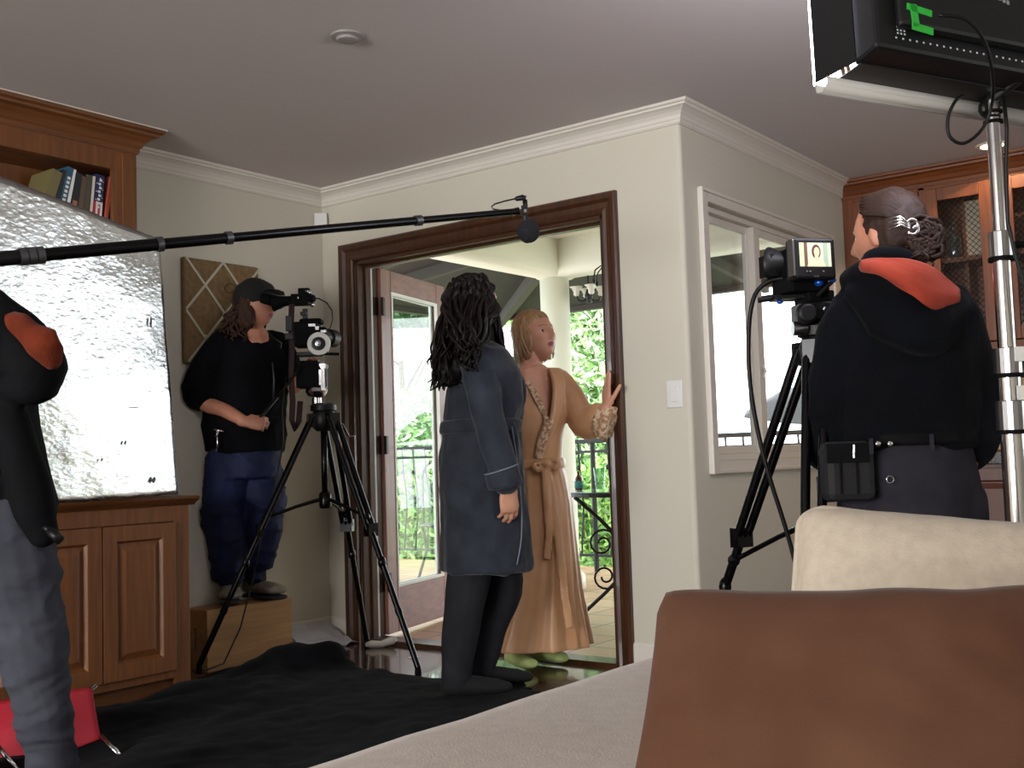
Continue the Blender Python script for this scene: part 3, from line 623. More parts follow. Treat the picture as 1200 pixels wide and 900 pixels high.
# ---- ribbon memo board on the left wall
p0, p1, p2 = at(216, 300, u=UL+.035), at(304, 314, u=UL+.035), at(219, 426, u=UL+.035)
v0, v1, zt, zb = p0.y, p1.y, p0.z, p2.z
mb_ = empty('memo_board', (UL, v0, zb), 'brown fabric memo board with crossed pale ribbons on the left wall', 'memo board')
s = MB(); s.box((UL+.002, v0, zb), (UL+.03, v1, zt)); s.build('panel', mat('tan_fabric', '6b5436', .9, c2='7c6342', nscale=40, bump=.2, bscale=300), mb_, bevel=.01)
wv, hz = v1-v0, zt-zb
def rib(a, b):
    a = Vector((UL+.0325, v0+wv*a[0], zb+hz*a[1])); b = Vector((UL+.0325, v0+wv*b[0], zb+hz*b[1])); d = (b-a).normalized(); n = Vector((0, -d.z, d.y)); s = MB(); s.hexa(a-n*.006, b-a, n*.012, (.002, 0, 0)); s.build('ribbon', mat('ribbon', 'b3ac98', .6), mb_)
rib((.02, 1), (1, .02)); rib((.5, 1), (1, .5)); rib((.02, .5), (.5, .0)); rib((.5, .99), (.02, .51)); rib((1, .98), (.04, .02)); rib((1, .5), (.52, .0))
s = MB()
for (a, b) in ((.26, .76), (.5, .5), (.74, .76), (.26, .27), (.75, .26)): s.ball((UL+.036, v0+wv*a, zb+hz*b), (.003, .008, .008), 8, 5)
s.build('button', mat('ribbon'), mb_)
# ---- apple box the operator stands on
bx0 = Vector((UL+.012, 3.215, 0)); ab = empty('apple_box', bx0, 'pale plywood apple box standing on edge by the left wall under the camera operator', 'box')
s = MB(); t = .018; X0, X1, Y0, Y1, Z1 = UL+.012, -4.275, 3.23, 3.745, .285
s.box((X1-t, Y0, 0), (X1, Y1, Z1)); s.box((X0, Y0, 0), (X0+t, Y1, Z1)); s.box((X0+t, Y0, Z1-t), (X1-t, Y1, Z1)); s.box((X0+t, Y0, 0), (X1-t, Y1, t)); s.box((X0+t, Y1-t, t), (X1-t, Y1, Z1-t))
s.build('panel', WD_B, ab, bevel=.003)
s = MB(); s.box((X0+t, Y0+.002, t), (X1-t, Y0+t, .10)); s.box((X0+t, Y0+.002, .20), (X1-t, Y0+t, Z1-t)); s.box((X0+t, Y0+.002, .10), (X0+.08, Y0+t, .20)); s.box((X1-.085, Y0+.002, .10), (X1-t, Y0+t, .20)); s.build('end_panel', WD_B, ab)
# ---- black duvetyn cloth thrown over the floor
poly = [Vector(q) for q in ((-4.0, 1.0, 0), (-4.02, 2.4, 0), (-3.97, 2.95, 0), (-4.16, 3.14, 0), (-4.20, 3.60, 0), (-3.96, 3.70, 0), (-3.62, 3.60, 0), (-3.22, 3.62, 0), (-2.78, 3.70, 0), (-2.3, 3.3, 0), (-1.9, 2.3, 0), (-1.8, 1.0, 0))]
def inside(x, y):
    c = False; n = len(poly)
    for i in range(n):
        a, b = poly[i], poly[i-1]
        if (a.y > y) != (b.y > y) and x < (b.x-a.x)*(y-a.y)/(b.y-a.y)+a.x: c = not c
    return c
def clothz(x, y):
    z = .012+.012*abs(noise.noise(Vector((x*3, y*3, 0))))+.016*max(0, noise.noise(Vector((x*7+y*2, y*5, 3))))+.006*noise.noise(Vector((x*16, y*16, 1)))
    g = lambda cx, cy, sx, sy, h, r=0: h*math.exp(-(((x-cx)*math.cos(r)+(y-cy)*math.sin(r))/sx)**2-((-(x-cx)*math.sin(r)+(y-cy)*math.cos(r))/sy)**2)
    z += g(-4.0, 3.46, .10, .25, .10)+g(-3.86, 3.62, .10, .10, .09)+g(-3.88, 2.9, .2, .16, .05)+g(-3.7, 3.1, .09, .3, .03, .7)+g(-3.75, 2.55, .12, .3, .035, -.4)
    if -4.25 < x < -3.4 and y > 2.9: z += .02*noise.noise(Vector((x*11, y*9, 2)))*max(0, 1-abs(x+3.9)/.4)
    return max(z, .004)
st = .025; gx = np.arange(-4.25, -1.75, st); gy = np.arange(1.0, 3.8, st); idx = {}; vs = []; fs = []
for i, x in enumerate(gx):
    for j, y in enumerate(gy):
        jx = .02*noise.noise(Vector((x*5, y*5, 8))); 
        if inside(x+jx, y+jx): idx[i, j] = len(vs); vs.append((x, y, clothz(x, y)))
n_ = len(vs)
for (i, j) in list(idx):
    if all(q in idx for q in ((i+1, j), (i, j+1), (i+1, j+1))): fs.append((idx[i, j], idx[i+1, j], idx[i+1, j+1], idx[i, j+1]))
s = MB(); s.add(vs, fs); dv_ = s.build('black_cloth', mat('duvetyn', '0c0d10', .95, c2='131519', nscale=8, spec=.05, sheen=.02, bump=.3, bscale=140), smooth=True); tag(dv_, 'rumpled black cloth spread over the wood floor', 'cloth')
md = dv_.modifiers.new('s', 'SOLIDIFY'); md.thickness = .005; md.offset = -1
# ---- crumpled white paper at the skirting, tape loop at the tripod foot, sliver of tape
s = MB(); vs = []; fs = []
for i in range(9):
    for j in range(7):
        a, b = i/8, j/6; x = UL+.03+.22*b; y = 3.80+.34*a; z = .012+(.13*(1-b)**1.4)*(1-.35*a)+.018*noise.noise(Vector((a*5, b*5, 1))); vs.append((x, y, z))
for i in range(8):
    for j in range(6): fs.append((i*7+j, i*7+j+1, (i+1)*7+j+1, (i+1)*7+j))
s.add(vs, fs); pp = s.build('paper_sheet', mat('white_paper', 'b5b5c0', .8), origin=(UL, 3.9, 0)); tag(pp, 'crumpled white paper lying against the skirting left of the doorway', 'paper'); md = pp.modifiers.new('s', 'SOLIDIFY'); md.thickness = .003
c = at(447, 756, z=.012); s = MB(); q = RT; s.tube([c-q*.075+UP*.005, c-q*.05-AW*.01+UP*.008, c+UP*.004, c+q*.055+AW*.012+UP*.02, c+q*.075+AW*.02+UP*.03], [(.012, .016), (.02, .018), (.018, .016), (.022, .02), (.012, .012)], 10, hint=UP); tag(s.build('cloth_scrap', mat('white_cloth', 'c9c9c4', .8), smooth=True, origin=c), 'small folded white cloth under the middle tripod foot', 'cloth')
c = at(478, 771, z=.001); s = MB(); s.hexa(c, RT*.06+AW*.012, AW*.014-RT*.004, UP*.001); tag(s.build('tape_strip', WHT, origin=c), 'thin strip of white tape on the wood floor beside the right tripod leg', 'tape')
# ---- red folding seat at the lower left
pc = at(60, 860, z=.12); rc = empty('folding_seat', (pc.x, pc.y, 0), 'folded red fabric camp seat with silver tube legs lying by the left cabinet', 'seat')
a, b, c_, d_ = at(-40, 862, z=.06), at(119, 868, z=.08), at(108, 805, z=.33), at(-40, 842, z=.33)
a, b, c_, d_ = at(-50, 935, d=3.55), at(118, 866, d=3.7), at(107, 806, d=3.78), at(-45, 828, d=3.8)
s = MB(); vs = []; fs = []; nn = (b-a).cross(d_-a).normalized()
for i in range(21):
    for j in range(13):
        u_, w_ = i/20, j/12; p = a.lerp(b, u_).lerp(d_.lerp(c_, u_), w_); p = p+nn*(.02*math.sin(u_*math.pi)*math.sin(w_*math.pi)+.006*noise.noise(Vector((u_*4, w_*4, 0)))); vs.append(p)
for i in range(20):
    for j in range(12): fs.append((i*13+j, i*13+j+1, (i+1)*13+j+1, (i+1)*13+j))
s.add(vs, fs); o = s.build('seat_fabric', mat('red_canvas', 'a3182c', .7, bump=.2, bscale=300), rc, smooth=True); md = o.modifiers.new('s', 'SOLIDIFY'); md.thickness = .012; md.offset = 0
for p, q in ((b+UP*.01, at(140, 885, z=.01)), (at(-8, 868, d=3.5), at(22, 905, d=3.45)), (c_+AW*.05, a+AW*.05), (d_, at(-30, 905, d=3.6))):
    s = MB(); s.tube([p, q], .008, 10); s.build('leg', CHR, rc, smooth=True)
# ================================================================== kitchen at the right
VK = 6.1
kc = empty('wall_cabinet', (UC, VB, 1.45), 'orange brown kitchen wall cabinet with wire mesh glass doors', 'cabinet')
s = MB(); s.box((UC, VK+.02, 2.33), (WR-.05, VB, 2.37)); s.box((UC, VK+.02, 1.44), (WR-.05, VB, 1.46)); s.box((UC, VB-.01, 1.46), (WR-.05, VB-.002, 2.33)); s.box((UC, VK+.02, 1.46), (UC+.02, VB, 2.33)); s.box((-1.80, VK+.02, 1.46), (-1.78, VB, 2.33)); s.build('body', WD_K, kc)
s = MB(); s.box((UC, VK, 1.43), (UC+.06, VK+.02, 2.38)); s.box((UC+.06, VK, 2.335), (WR-.05, VK+.02, 2.38)); s.box((UC+.06, VK, 1.43), (WR-.05, VK+.02, 1.475)); s.box((-1.80, VK, 1.43), (-1.765, VK+.02, 2.38)); s.box((-1.415, VK, 1.43), (-1.385, VK+.02, 2.38)); s.build('face_frame', WD_K, kc, bevel=.002)
s = MB(); s.box((UC+.02, VK+.06, 1.93), (WR-.1, VB-.01, 1.955)); s.build('shelf', WD_KX, kc)
s = MB(); s.box((-1.62, VK+.16, 1.46), (-1.60, VB-.01, 2.33)); s.build('divider', WD_K, kc)
q = sweep([(UC, VK), (WR-.05, VK)], [(o_*1.0, h*.95) for o_, h in cr], 'crown', WD_KX, CH); q.parent = kc; q.location = -Vector(kc.location)
s = MB(); s.box((UC, VK-.006, 1.405), (WR-.05, VK+.03, 1.43)); s.box((UC, VK-.012, 1.39), (WR-.05, VK+.01, 1.405)); s.build('light_rail', WD_KX, kc, bevel=.004)
s = MB(); pdoor(s, (UC+.065, VK, 1.48), (1, 0, 0), .365, .85, (0, -1, 0)); s.build('door', WD_K, kc, bevel=.002)
def meshdoor(x0, w_):
    s = MB(); pdoor(s, (x0, VK, 1.48), (1, 0, 0), w_, .85, (0, -1, 0), fr=.068, panel=False); d = s.build('door', WD_K, kc, bevel=.002)
    s = MB(); s.box((x0+.068, VK-.008, 1.548), (x0+w_-.068, VK-.005, 2.262)); s.build('pane', GLSW, d)
    s = MB(); X0, X1, Z0, Z1 = x0+.068, x0+w_-.068, 1.548, 2.262; k = (Z1-Z0)+(X1-X0); st_ = .032
    n = int(k/st_)
    for i in range(n+1):
        c = i*st_   # z - x = const and z + x = const
        for sg in (1, -1):
            # line z = Z0 + c - (x-X0) going down ; mirrored for the other sense
            xa, za = (0, c); 
            if za > Z1-Z0: xa, za = c-(Z1-Z0), Z1-Z0
            xb, zb_ = (X1-X0, c-(X1-X0))
            if zb_ < 0: xb, zb_ = c, 0
            if xb <= xa: continue
            if sg < 0: xa, xb = (X1-X0)-xa, (X1-X0)-xb
            s.tube([Vector((X0+xa, VK-.012, Z0+za)), Vector((X0+xb, VK-.012, Z0+zb_))], .0016, 4, cap=False)
    s.build('wire_mesh', mat('bronze'), d)
meshdoor(-1.765, .35); meshdoor(-1.385, .35); meshdoor(-1.0, .35)
s = MB(); c = Vector((-1.515, VK+.22, 1.957)); s.box((-1.598, VK+.14, 1.957), (-1.44, VK+.26, 2.27)); tag(s.build('serving_tray', mat('cream_tray', 'b5a58a', .5), bevel=.01, origin=c), 'tall cream tray standing behind the wire mesh cabinet door', 'tray')
def bottle(x, y, z, h, r, lab, c='8d9698'):
    s = MB(); s.lathe((x, y, z), [(r*.9, 0), (r, .01), (r, h*.5), (r*.35, h*.68), (r*.3, h*.86), (r*.42, h*.88), (r*.42, h*.92), (r*.15, h), (.002, h)], 20)
    tag(s.build('decanter', mat('crystal', '4c5254', .08, trans=.6, coat=1), smooth=True, origin=(x, y, z)), lab, 'bottle')
bottle(-1.655, VK+.11, 1.957, .21, .04, 'clear glass decanter on the cabinet shelf beside the cream tray')
bottle(-1.50, VK+.12, 1.462, .27, .035, 'tall clear glass bottle on the cabinet bottom behind the wire mesh')
bottle(-1.58, VK+.2, 1.462, .22, .04, 'shorter dark glass bottle on the cabinet bottom behind the wire mesh')
kb = empty('kitchen_base_cabinet', (UC, VB, 0), 'dark reddish kitchen base cabinet with raised panel doors', 'cabinet')
WK2 = wood('kitchen_base_wood', '4a2214', '5c2e1a', 'z', .4)
s = MB(); s.box((UC+.02, 5.88, .1), (WR-.05, VB-.005, .84)); s.box((UC+.02, 5.95, 0), (WR-.05, VB-.005, .1)); s.build('body', WK2, kb)
for k in range(7):
    s = MB(); pdoor(s, (UC+.06+.5*k, 5.88, .12), (1, 0, 0), .49, .70, (0, -1, 0)); s.build('door', WK2, kb, bevel=.002)
s = MB(); s.box((UC+.002, 5.83, .84), (WR-.05, VB-.005, .905)); tag(s.build('counter_front', mat('counter_black', '141414', .15, c2='26221f', nscale=60), bevel=.004, origin=(UC, 5.83, .84)), 'black kitchen counter slab', 'counter')  # near-black slab between the tan block and the base doors
s = MB(); s.box((-1.9, 6.02, .907), (-.9, 6.36, .975)); tag(s.build('cutting_board', mat('maple', 'b08a52', .5), bevel=.006, origin=(-1.5, 6.1, .907)), 'thick tan wooden block lying on the black kitchen counter', 'board')
p = Vector((-1.35, 5.86, CH)); s = MB(); s.lathe(p, [(.075, -.006), (.078, 0)], 28); s.cur = 1; s.lathe(p, [(.055, -.008), (.055, -.0062)], 28)
tag(s.build('recessed_light', [W_TRIM, mat('warm_bulb', 'ffdca8', .5, emit=9)], origin=p), 'small glowing recessed ceiling light above the kitchen cabinets', 'ceiling light')
light('recessed_spot', 'SPOT', p-UP*.02, (0, .15, -1), 8, (1, .66, .36)).data.spot_size = 2.2
p2 = Vector((-.4, 5.8, CH)); light('recessed_spot', 'SPOT', p2-UP*.02, (0, .1, -1), 8, (1, .66, .36)).data.spot_size = 2.2  # unseen lamp and fixture added for the orange glow on the cabinets
s = MB(); s.lathe(p2, [(.075, -.006), (.078, 0)], 28); s.cur = 1; s.lathe(p2, [(.055, -.008), (.055, -.0062)], 28)
tag(s.build('recessed_light', [W_TRIM, mat('warm_bulb')], origin=p2), 'added recessed ceiling light warming the kitchen, out of view at the right', 'ceiling light')
# ================================================================== sofa, cushions
LINEN = mat('linen', 'bdb1a0', .9, c2='b3a796', nscale=50, sheen=.2, bump=.35, bscale=260, bdist=.003)
LINEN2 = mat('linen_cover', 'beb3a8', .9, c2='b5aaa0', nscale=30, sheen=.2, bump=.3, bscale=220, bdist=.003)
SUEDE = mat('suede', '523628', .95, c2='5c4031', nscale=6, sheen=.12, spec=.1, bump=.12, bscale=160, bdist=.002)
sf = empty('sectional_sofa', (-.9, 1.2, 0), 'cream linen chaise sofa in the foreground', 'sofa')
def cushion(lo, hi, name, parent, mt, r=.06, puff=.02, seed=0, top=None):
    s = MB(); nx, ny, nz = 28, 28, 6; lo = Vector(lo); hi = Vector(hi); c = (lo+hi)/2; h = (hi-lo)/2; vs = {}; V = []; fs = []
    def pt(i, j, k):
        key = (i, j, k)
        if key in vs: return vs[key]
        p = Vector((-1+2*i/nx, -1+2*j/ny, -1+2*k/nz)); q = Vector((p.x*h.x, p.y*h.y, p.z*h.z)); inn = Vector([max(-h[a]+r, min(h[a]-r, q[a])) for a in range(3)]); d = q-inn
        if d.length > 1e-6: q = inn+d.normalized()*r
        if abs(p.z) > .99: q.z += math.copysign(puff*(1-p.x**4)*(1-p.y**4), p.z)
        q.z += .006*noise.noise(Vector((q.x*4+seed, q.y*4, q.z))); vs[key] = len(V); V.append(c+q); return vs[key]
    def face(fn, a, b):
        for i in range(a):
            for j in range(b): fs.append((fn(i, j), fn(i+1, j), fn(i+1, j+1), fn(i, j+1)))
    face(lambda i, j: pt(i, j, nz), nx, ny); face(lambda i, j: pt(i, ny-j, 0), nx, ny)
    face(lambda i, j: pt(i, 0, j), nx, nz); face(lambda i, j: pt(nx-i, ny, j), nx, nz); face(lambda i, j: pt(0, ny-i, j), ny, nz); face(lambda i, j: pt(nx, i, j), ny, nz)
    s.add(V, fs); return s.build(name, mt, parent, smooth=True)
cushion((-1.405, .25, .27), (-.42, 2.50, .455), 'chaise_cushion', sf, LINEN2, r=.035, puff=.012)
cushion((-.42, .55, .27), (1.5, 1.75, .45), 'seat_cushion', sf, LINEN2, r=.035, puff=.012, seed=3)
cushion((-1.39, .26, .05), (-.42, 2.49, .275), 'chaise_base', sf, LINEN, r=.02, puff=0); cushion((-.42, .56, .05), (1.5, 2.44, .275), 'sofa_base', sf, LINEN, r=.02, puff=0)
cushion((-.40, 2.22, .2), (1.5, 2.44, .66), 'backrest', sf, LINEN, r=.06, puff=.0)
for q in ((-1.33, .32), (-1.33, 2.43), (-.5, 2.43), (1.4, 2.38), (1.4, .62)):
    s = MB(); s.lathe((q[0], q[1], 0), [(.02, 0), (.03, .06)], 14); s.build('foot', WD_D, sf)
def pillow(name, C, ex, ey, en, w_, h_, th, mt, label, seed=1, pinch=.9, welt=True, sag=0):
    """soft square pillow: C centre, ex/ey in-plane unit vectors, en thickness direction"""
    s = MB(); n = 40; V = []; fs = []; ex = Vector(ex).normalized(); en = Vector(en).normalized(); ey = Vector(ey).normalized()
    def P(i, j, sd):
        a, b = -1+2*i/n, -1+2*j/n
        qa = a*(1-.07*(1-b*b)*abs(a)**3*pinch); qb = b*(1-.07*(1-a*a)*abs(b)**3*pinch)
        rc = .2; # rounded corners
        ax, bx = abs(qa)-(1-rc), abs(qb)-(1-rc)
        if ax > 0 and bx > 0:
            L_ = math.hypot(ax, bx)
            if L_ > rc: qa = math.copysign(1-rc+ax*rc/L_, qa); qb = math.copysign(1-rc+bx*rc/L_, qb)
        t = th*(max(0, 1-abs(a)**3.2)*max(0, 1-abs(b)**3.2))**.42
        t += th*.10*noise.noise(Vector((a*2+seed, b*2, sd)))*(1-a*a)*(1-b*b)
        t += .004*noise.noise(Vector((a*5+seed, b*7, sd*3)))*(1-a**4)*(1-b**4)
        return C + ex*(qa*w_) + ey*(qb*h_) + en*(t*sd) - UP*(sag*max(0, a)*1.0) + ey*.004*noise.noise(Vector((a*3, b*3, seed)))
    for sd in (1, -1):
        o_ = len(V)
        for i in range(n+1):
            for j in range(n+1): V.append(P(i, j, sd))
        for i in range(n):
            for j in range(n):
                f = (o_+i*(n+1)+j, o_+(i+1)*(n+1)+j, o_+(i+1)*(n+1)+j+1, o_+i*(n+1)+j+1); fs.append(f if sd > 0 else f[::-1])
    s.add(V, fs); o = s.build(name, mt, smooth=True, origin=C); tag(o, label, 'pillow')
    if welt:
        path = [P(i, 0, 0) for i in range(n+1)]+[P(n, j, 0) for j in range(1, n+1)]+[P(i, n, 0) for i in range(n-1, -1, -1)]+[P(0, j, 0) for j in range(n-1, -1, -1)]
        s = MB(); s.tube(path, .006, 6, cap=False); s.build('piping', mt, o, smooth=True)
    return o
def pillow_at(name, TL, TR, BL, h_, th, mt, label, **kw):
    ex = (TR-TL)/2; ey = (TL-BL).normalized(); en = ex.cross(ey).normalized(); en = -en if en.dot(fw) > 0 else en
    return pillow(name, TL+ex-ey*h_, ex, ey, en, ex.length, h_, th, mt, label, **kw)
pillow_at('back_cushion', at(937, 594, d=2.02), at(1330, 626, d=1.86), at(924, 760, d=1.92), .205, .095, LINEN, 'large cream linen back cushion behind the brown pillow', seed=2, pinch=.15)
pillow_at('throw_pillow', at(772, 690, d=1.44), at(1260, 684, d=1.30), at(728, 905, d=1.30), .235, .075, SUEDE, 'brown suede throw pillow at the front of the sofa', seed=5, pinch=.9, welt=False)
# ================================================================== film gear
def LF(base):                                                   # local frame: right, away, up (metres)
    return lambda x, y, z: Vector(base) + RT*x + AW*y + UP*z
def fbox(s, f, x0, x1, y0, y1, z0, z1, rot=0):
    o = f(x0, y0, z0); ex = RT; ey = AW
    if rot:
        c_, s_ = math.cos(rot), math.sin(rot); cx_, cy_ = (x0+x1)/2, (y0+y1)/2; ex = RT*c_+AW*s_; ey = AW*c_-RT*s_
        o = f(cx_, cy_, z0)-ex*(x1-x0)/2-ey*(y1-y0)/2
    s.hexa(o, ex*(x1-x0), ey*(y1-y0), UP*(z1-z0)); return s
def tripod(name, c, feet, hub, label, knee=.48, mats=(BLK, BLKM), spr=None):
    """two-stage film tripod: paired upper tubes, single lower tube, mid spreader"""
    c = Vector(c); root = empty(name, (c.x, c.y, 0), label, 'tripod', None)
    s = MB(); s.lathe(c+UP*(hub-.03), [(.035, -.05), (.055, -.03), (.06, .02), (.05, .045), (.062, .05), (.062, .075), (.04, .085)], 24); s.build('hub', mats[0], root, auto=40)
    s = MB(); s.tube([c+UP*(hub-.04), c+UP*(hub-.42)], .016, 12); s.lathe(c+UP*(hub-.42), [(.024, -.03), (.03, -.02), (.03, .04), (.02, .05)], 14); cc = s.build('center_column', mats[1], root, smooth=True)
    s = MB(); s.tube([c+UP*(hub-.05)+RT*.05, c+UP*(hub-.05)+RT*.09, c+UP*(hub-.11)+RT*.12, c+UP*(hub-.11)+RT*.15], .006, 8); s.build('crank', CHR, cc)
    for ft in feet:
        ft = Vector(ft); e = Vector((ft.x-c.x, ft.y-c.y, 0)).normalized(); a = c+e*.055+UP*(hub-.01); b = ft+UP*.03; d = (b-a); n = Vector((-e.y, e.x, 0)); m_ = a+d*knee
        s = MB()
        for sg in (1, -1): s.tube([a+n*.026*sg, m_+n*.021*sg], .0135, 10)
        s.hexa(a-n*.034-e*.018-UP*.05, n*.068, e*.04, UP*.065); s.hexa(m_-n*.032-e*.016-UP*.03, n*.064, e*.034, UP*.06)
        leg = s.build('leg', mats[1], root, auto=40)
        s = MB(); s.tube([m_-d*.02, b], .0145, 10); s.ball(a+d*(knee+.13), (.02, .02, .03), 10, 6); s.tube([a+d*.78, a+d*.80], .017, 10); s.build('lower_tube', mats[1], leg, auto=40)
        s = MB(); s.tube([b+UP*.005, ft+UP*.004], [.012, .016], 10, round_=True); s.build('foot', BLK2, leg, smooth=True)
        zc, fr_ = spr or (hub-.40, knee-.05); s = MB(); s.tube([c+UP*zc, (c+UP*zc).lerp(a+d*fr_, .5)+UP*.005, a+d*fr_], [.010, .008, .008], 8); s.ball(a+d*fr_, .02, 10, 6); s.build('spreader_arm', mats[1], root)
    return root
T1 = Vector((-3.93, 3.663, 0)); TFx = [(-4.25, 3.165, .02), (-3.374, 3.681, .0), (-4.125, 4.115, .0)]
tripod('tripod', T1, TFx, 1.185, 'tall black and silver tripod on the black cloth, before the operator on the box', .47)
f = LF(T1); K = .00413                                           # metres per pixel at this distance
def q1(px_, py_, y=0.0):                                        # around the left camera, y metres beyond the tripod axis
    return at(px_, py_, d=5.33+y)
def bx1(s, x0, x1, y0, y1, dep0, dep1):
    c = q1((x0+x1)/2, (y0+y1)/2); w_ = (x1-x0)*K; h_ = (y1-y0)*K; s.hexa(c-RT*w_/2-UP*h_/2+AW*dep0, RT*w_, AW*(dep1-dep0), UP*h_); return s
fh = empty('fluid_head', q1(372, 470), 'black fluid head with chrome side details on top of the left tripod', 'tripod head')
s = MB(); bx1(s, 349, 378, 430, 455, -.05, .05); bx1(s, 353, 374, 423, 432, -.035, .035); s.build('body', BLK2, fh, bevel=.006)
s = MB(); s.lathe(q1(371, 459), [(.024, -.075), (.024, -.03), (.045, -.02), (.055, .0), (.05, .02)], 20); bx1(s, 378, 382, 430, 458, -.045, -.02); bx1(s, 378, 382, 430, 458, .02, .045); bx1(s, 376, 383, 427, 432, -.045, .045)
for k in range(3): bx1(s, 376+k*1.2, 377+k*1.2, 434, 452, -.052, -.046)
s.build('chrome_fittings', CHR, fh, auto=40)
s = MB(); a = q1(352, 432, -.06); b = at(303, 492, d=5.24); s.tube([a, a.lerp(b, .6)], .006, 8); s.tube([a.lerp(b, .55), b, b+(b-a).normalized()*.03], [.008, .010, .013], 10); s.build('pan_handle', BLK, fh, smooth=True)
ca = empty('film_camera', q1(368, 415), 'black digital film camera with white follow focus wheel at the left tripod', 'camera')
s = MB(); bx1(s, 345, 374, 378, 407, -.055, .06); bx1(s, 352, 378, 374, 380, -.04, .05); bx1(s, 374, 384, 384, 402, -.045, .05); s.build('body', BLK2, ca, bevel=.01)
s = MB(); bx1(s, 372, 376, 384, 388, -.058, -.05); bx1(s, 364, 372, 381, 384, -.058, -.05); bx1(s, 378, 384, 388, 391, -.05, -.045); s.build('buttons', ALU, ca)
ldir = (RT*.35+AW*.92).normalized(); s = MB(); l0 = q1(374, 393, .0)+AW*.05; s.tube([l0, l0+ldir*.06, l0+ldir*.065, l0+ldir*.12], [.036, .036, .045, .045], 20); s.build('lens', BLK, ca, auto=40)
s = MB(); bx1(s, 349, 378, 413, 417, -.04, .06); s.tube([q1(351, 414, -.03), q1(396, 414, -.03)+AW*.04], .0075, 8); s.tube([q1(351, 414, .04), q1(396, 414, .04)+AW*.04], .0075, 8); bx1(s, 378, 386, 410, 414, -.05, .0); s.build('rod_plate', BLK, ca, auto=40)
ff = q1(374, 403, -.09); s = MB(); s.lathe(ff, [(.054, 0), (.056, .006), (.054, .014), (.034, .016), (.034, .010)], 36, axis=-AW); fo = s.build('focus_wheel', mat('white_disc', 'd5d5d0', .5), ca, auto=40)
s = MB(); s.lathe(ff-AW*.012, [(.032, 0), (.03, .012), (.018, .014), (.017, .02)], 28, axis=-AW); s.build('focus_knob', BLK, fo, auto=40)
s = MB(); s.lathe(ff-AW*.03, [(.016, 0), (.014, .003), (.007, .004), (.006, .012)], 20, axis=-AW); s.lathe(ff+AW*.02, [(.01, 0), (.01, .05)], 12, axis=AW); s.build('focus_hub', ALU, fo, auto=40)
s = MB(); bx1(s, 355, 361, 362, 374, -.012, .012); bx1(s, 353, 360, 366, 370, -.03, .0); s.build('evf_bracket', BLK, ca, bevel=.002)
s = MB(); bx1(s, 342, 362, 345, 358, -.03, .03); bx1(s, 350, 363, 338, 346, -.02, .02); bx1(s, 357, 365, 343, 354, -.028, .028); s.lathe(q1(364, 350, -.02), [(.018, 0), (.018, .02), (.012, .022)], 16, axis=(RT-AW*.4)); vf = s.build('viewfinder', BLK2, ca, bevel=.003)
s = MB(); s.tube([q1(343, 352), q1(333, 353), q1(323, 355), q1(319, 356)], [.022, .026, .036, .040], 20); s.build('eyecup', BLK2, vf, smooth=True)
s = MB(); s.ball(q1(363, 343, -.025), .008, 10, 6); s.ball(q1(366, 357, -.02), (.014, .01, .012), 10, 6); bx1(s, 359, 366, 341, 343, -.03, -.01); s.ball(q1(349, 349, -.035), (.007, .004, .007), 8, 5); s.build('chrome_knobs', CHR, vf, smooth=True)
s = MB(); pts = [q1(365, 349), q1(374, 350), q1(383, 355), q1(389, 364), q1(390, 374), q1(387, 384), q1(382, 391)]; s.tube(pts, .0035, 6); s.build('cable', BLK, ca, smooth=True)
s = MB(); P_ = [q1(342, 356, -.05), q1(341, 380, -.055), q1(342, 410, -.06), q1(341, 440, -.06), q1(343, 470, -.065), q1(342, 492, -.06), q1(346, 505, -.05), q1(350, 494, -.04), q1(352, 470, -.04)]
s.tube(P_, [(.014, .002)]*9, 8, hint=RT); s.build('neck_strap', mat('strap_maroon', '2a1216', .8), ca, smooth=True)
s = MB(); bx1(s, 338, 346, 372, 390, -.07, -.045); bx1(s, 337, 347, 392, 400, -.07, -.045); s.build('strap_clip', BLK, ca, bevel=.004)
s = MB(); P_ = [q1(335, 440, -.1), q1(331, 480, -.1), q1(332, 520, -.08), q1(322, 570, -.07), q1(308, 620, -.1), q1(296, 680, -.12), q1(282, 735, -.14), at(262, 778, d=5.1), at(240, 786, z=.07)]
s.tube(P_, .004, 6); o = s.build('cable', BLK, smooth=True, origin=P_[-1]); tag(o, 'thin black cable drooping from the left camera down its tripod to the cloth', 'cable')
# ---- right camera on its tripod
T2 = at(962, 420, d=3.12); T2.z = 0; D2 = 3.12; K2 = D2/F
def q2(px_, py_, y=0.0): return at(px_, py_, d=D2+y)
def bx2(s, x0, x1, y0, y1, d0, d1, rot=0):
    c = q2((x0+x1)/2, (y0+y1)/2); w_ = (x1-x0)*K2; h_ = (y1-y0)*K2; ex = RT*math.cos(rot)+AW*math.sin(rot); ey = AW*math.cos(rot)-RT*math.sin(rot)
    s.hexa(c-ex*w_/2-UP*h_/2+ey*d0, ex*w_, ey*(d1-d0), UP*h_); return s
ftA = at(793, 868, z=0)
r_ = (ftA-T2).length; aA = math.atan2(ftA.y-T2.y, ftA.x-T2.x); r_ = min(r_, .75)
feet2 = [T2+Vector((math.cos(aA+k*2*math.pi/3), math.sin(aA+k*2*math.pi/3), 0))*(r_ if k == 0 else .42) for k in range(3)]
hubz = q2(950, 402).z
tripod('tripod', T2, feet2, hubz, 'black tripod under the monitor camera beside the side window', .46, spr=(.76, .52))
fh = empty('fluid_head', q2(950, 385), 'dark fluid head under the monitor camera at the right', 'tripod head')
